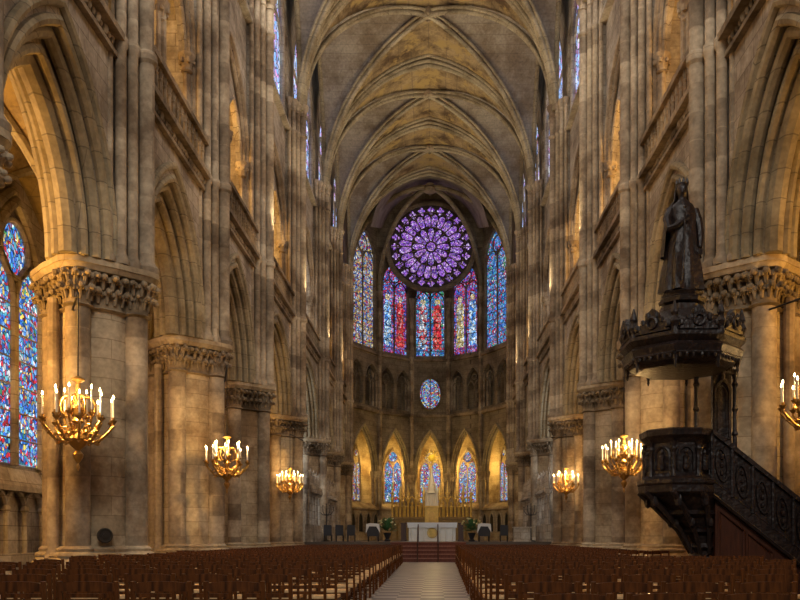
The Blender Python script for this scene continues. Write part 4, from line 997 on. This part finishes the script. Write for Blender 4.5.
# round soot-dark plaque and small column loudspeaker on the nearest left pier
m = MB(); f = Frame((-6.78, 17.62, 1.32), (.64,.77,0), (0,0,1), (.77,-.64,0)); f.n = V((.55,-.83,0)).normalized(); f.u = V((.83,.55,0)).normalized()
f.o = V((-7.2,18.4,1.25))+f.n*.9
m.prism(circ(0,0,.14,20), f, -.05, .05); m.tube([f(p,q_,.05) for p,q_ in circ(0,0,.14,20)], .025, 6, True); m.prism(circ(0,0,.05,10), f, .05, .08)
tag(m.build('wall_roundel', plain('dark_bronze', (.035,.028,.022), .5, .4)), 'small dark round roundel low on the nearest left pier', 'roundel')

# ------------------------------------------------------------------ rows of chairs
def chair_meshes():
    d = {}
    m = MB(); m.box(-.205,.205,-.19,.2,.425,.46); d['seat'] = (m, STRAW)
    m = MB(); m.box(-.2,.2,-.2,-.17,.36,.42); m.box(-.2,.2,.17,.2,.36,.42); m.box(-.21,-.185,-.19,.19,.37,.42); m.box(.185,.21,-.19,.19,.37,.42); d['seat_rail'] = (m, WOODC)
    m = MB(); m.prism([(-.195,.83),(.195,.83),(.195,.885),(.1,.897),(0,.90),(-.1,.897),(-.195,.885)], xz_at(0,0), -.25, -.228); d['top_rail'] = (m, WOODC)
    m = MB(); m.prism([(-.19,.70),(.19,.70),(.19,.735),(-.19,.735)], xz_at(0,0), -.235, -.218); d['back_slat'] = (m, WOODC)
    m = MB(); m.prism([(-.19,.565),(.19,.565),(.19,.60),(-.19,.60)], xz_at(0,0), -.222, -.205); d['back_slat.'] = (m, WOODC)
    for sx, nm in ((-1,'rear_leg'), (1,'rear_leg.')):
        m = MB(); m.tube([(sx*.195,-.2,0),(sx*.195,-.195,.44),(sx*.195,-.24,.90)], .019, 6); d[nm] = (m, WOODC)
    for sx, nm in ((-1,'front_leg'), (1,'front_leg.')):
        m = MB(); m.tube([(sx*.19,.185,0),(sx*.19,.185,.43)], .019, 6); d[nm] = (m, WOODC)
    m = MB()
    for z in (.14,.26): m.tube([(-.19,.185,z),(.19,.185,z)], .012, 5); m.tube([(-.195,-.19,z),(-.19,.185,z)], .012, 5); m.tube([(.195,-.19,z),(.19,.185,z)], .012, 5)
    d['stretcher'] = (m, WOODC)
    return d
CM = chair_meshes(); chp = empty('chair', (0,-50,0))
for k, (m, mt) in CM.items(): m.build(k.strip('.'), mt, chp)
one = MB(); mats = []
whole = bpy.data.meshes.new('chair_whole'); allv, allf, mi = [], [], []
for k, (m, mt) in CM.items():
    o_ = len(allv); allv += m.v; allf += [tuple(i+o_ for i in f_) for f_ in m.f]; mi += [0 if mt is WOODC else 1]*len(m.f)
whole.from_pydata(allv, [], allf); whole.materials.append(WOODC); whole.materials.append(STRAW)
for p, k in zip(whole.polygons, mi): p.material_index = k
whole.update()
spots = []
rn = random.Random(11)
def edge(s, y): return (.80+.0145*(y-5)) if s > 0 else (.90+.008*(y-5))
for s in (-1, 1):
    r = 0; y = 4.75 if s > 0 else 6.0
    while y < 40.6:
        for c in range(10):
            x = s*(edge(s, y)+.22+.5*c)
            if abs(x) > 5.75: break
            if s > 0 and 14.9 < y < 18.4 and x > 3.75: break
            if abs(x) > 5.45 and min(abs(y-q) for q in PY) < 1.9: break
            spots.append((s, r, c, x+rn.uniform(-.012,.012), y+rn.uniform(-.025,.025), rn.uniform(-.03,.03)))
        r += 1; y += 1.2
spots.sort(key=lambda t: t[4])
near, far = spots[:300], spots[300:]
detail = 150
used = False
for k, (s, r, c, x, y, a) in enumerate(near):
    lab = 'brown straw-seated chair %s of the aisle, %s row from camera, %s from aisle' % (SN[s], ORD[r], 'first' if c == 0 else ORD[c])
    if k < detail:
        o = copy_tree(chp) if used else chp; used = True
    else:
        o = bpy.data.objects.new('chair', whole); COL.objects.link(o)
    o.location = (x,y,0.001); o.rotation_euler = (0,0,a); tag(o, lab, 'chair', 'wooden chairs in rows')
allv2, allf2, mi2 = [], [], []
for s, r, c, x, y, a in far:
    o_ = len(allv2); ca, sa = math.cos(a), math.sin(a)
    allv2 += [(x+vx*ca-vy*sa, y+vx*sa+vy*ca, vz+.001) for vx, vy, vz in allv]; allf2 += [tuple(i+o_ for i in f_) for f_ in allf]; mi2 += mi
fm = bpy.data.meshes.new('far_chairs'); fm.from_pydata(allv2, [], allf2); fm.materials.append(WOODC); fm.materials.append(STRAW)
fm.polygons.foreach_set('material_index', mi2); fm.update()
o = bpy.data.objects.new('far_chairs', fm); COL.objects.link(o)
tag(o, 'far rows of brown wooden chairs reaching to the red chancel steps', 'chairs', 'wooden chairs in rows', 'stuff')

# chapel lamps fixed behind the apse columns, and lamps before the altar and the sunburst
for x, y in AV2:
    point('chapel_lamp', (x*1.05, y+.95, 7.6), 260 if abs(x) < 2 else 150, (1.0,.62,.15), .12)
point('sunburst_lamp', (.15, 60.5, 8.1), 55, (1.0,.78,.3), .04)
point('altar_lamp', (.2, 57.6, 6.5), 120, (1.0,.70,.3), .08)
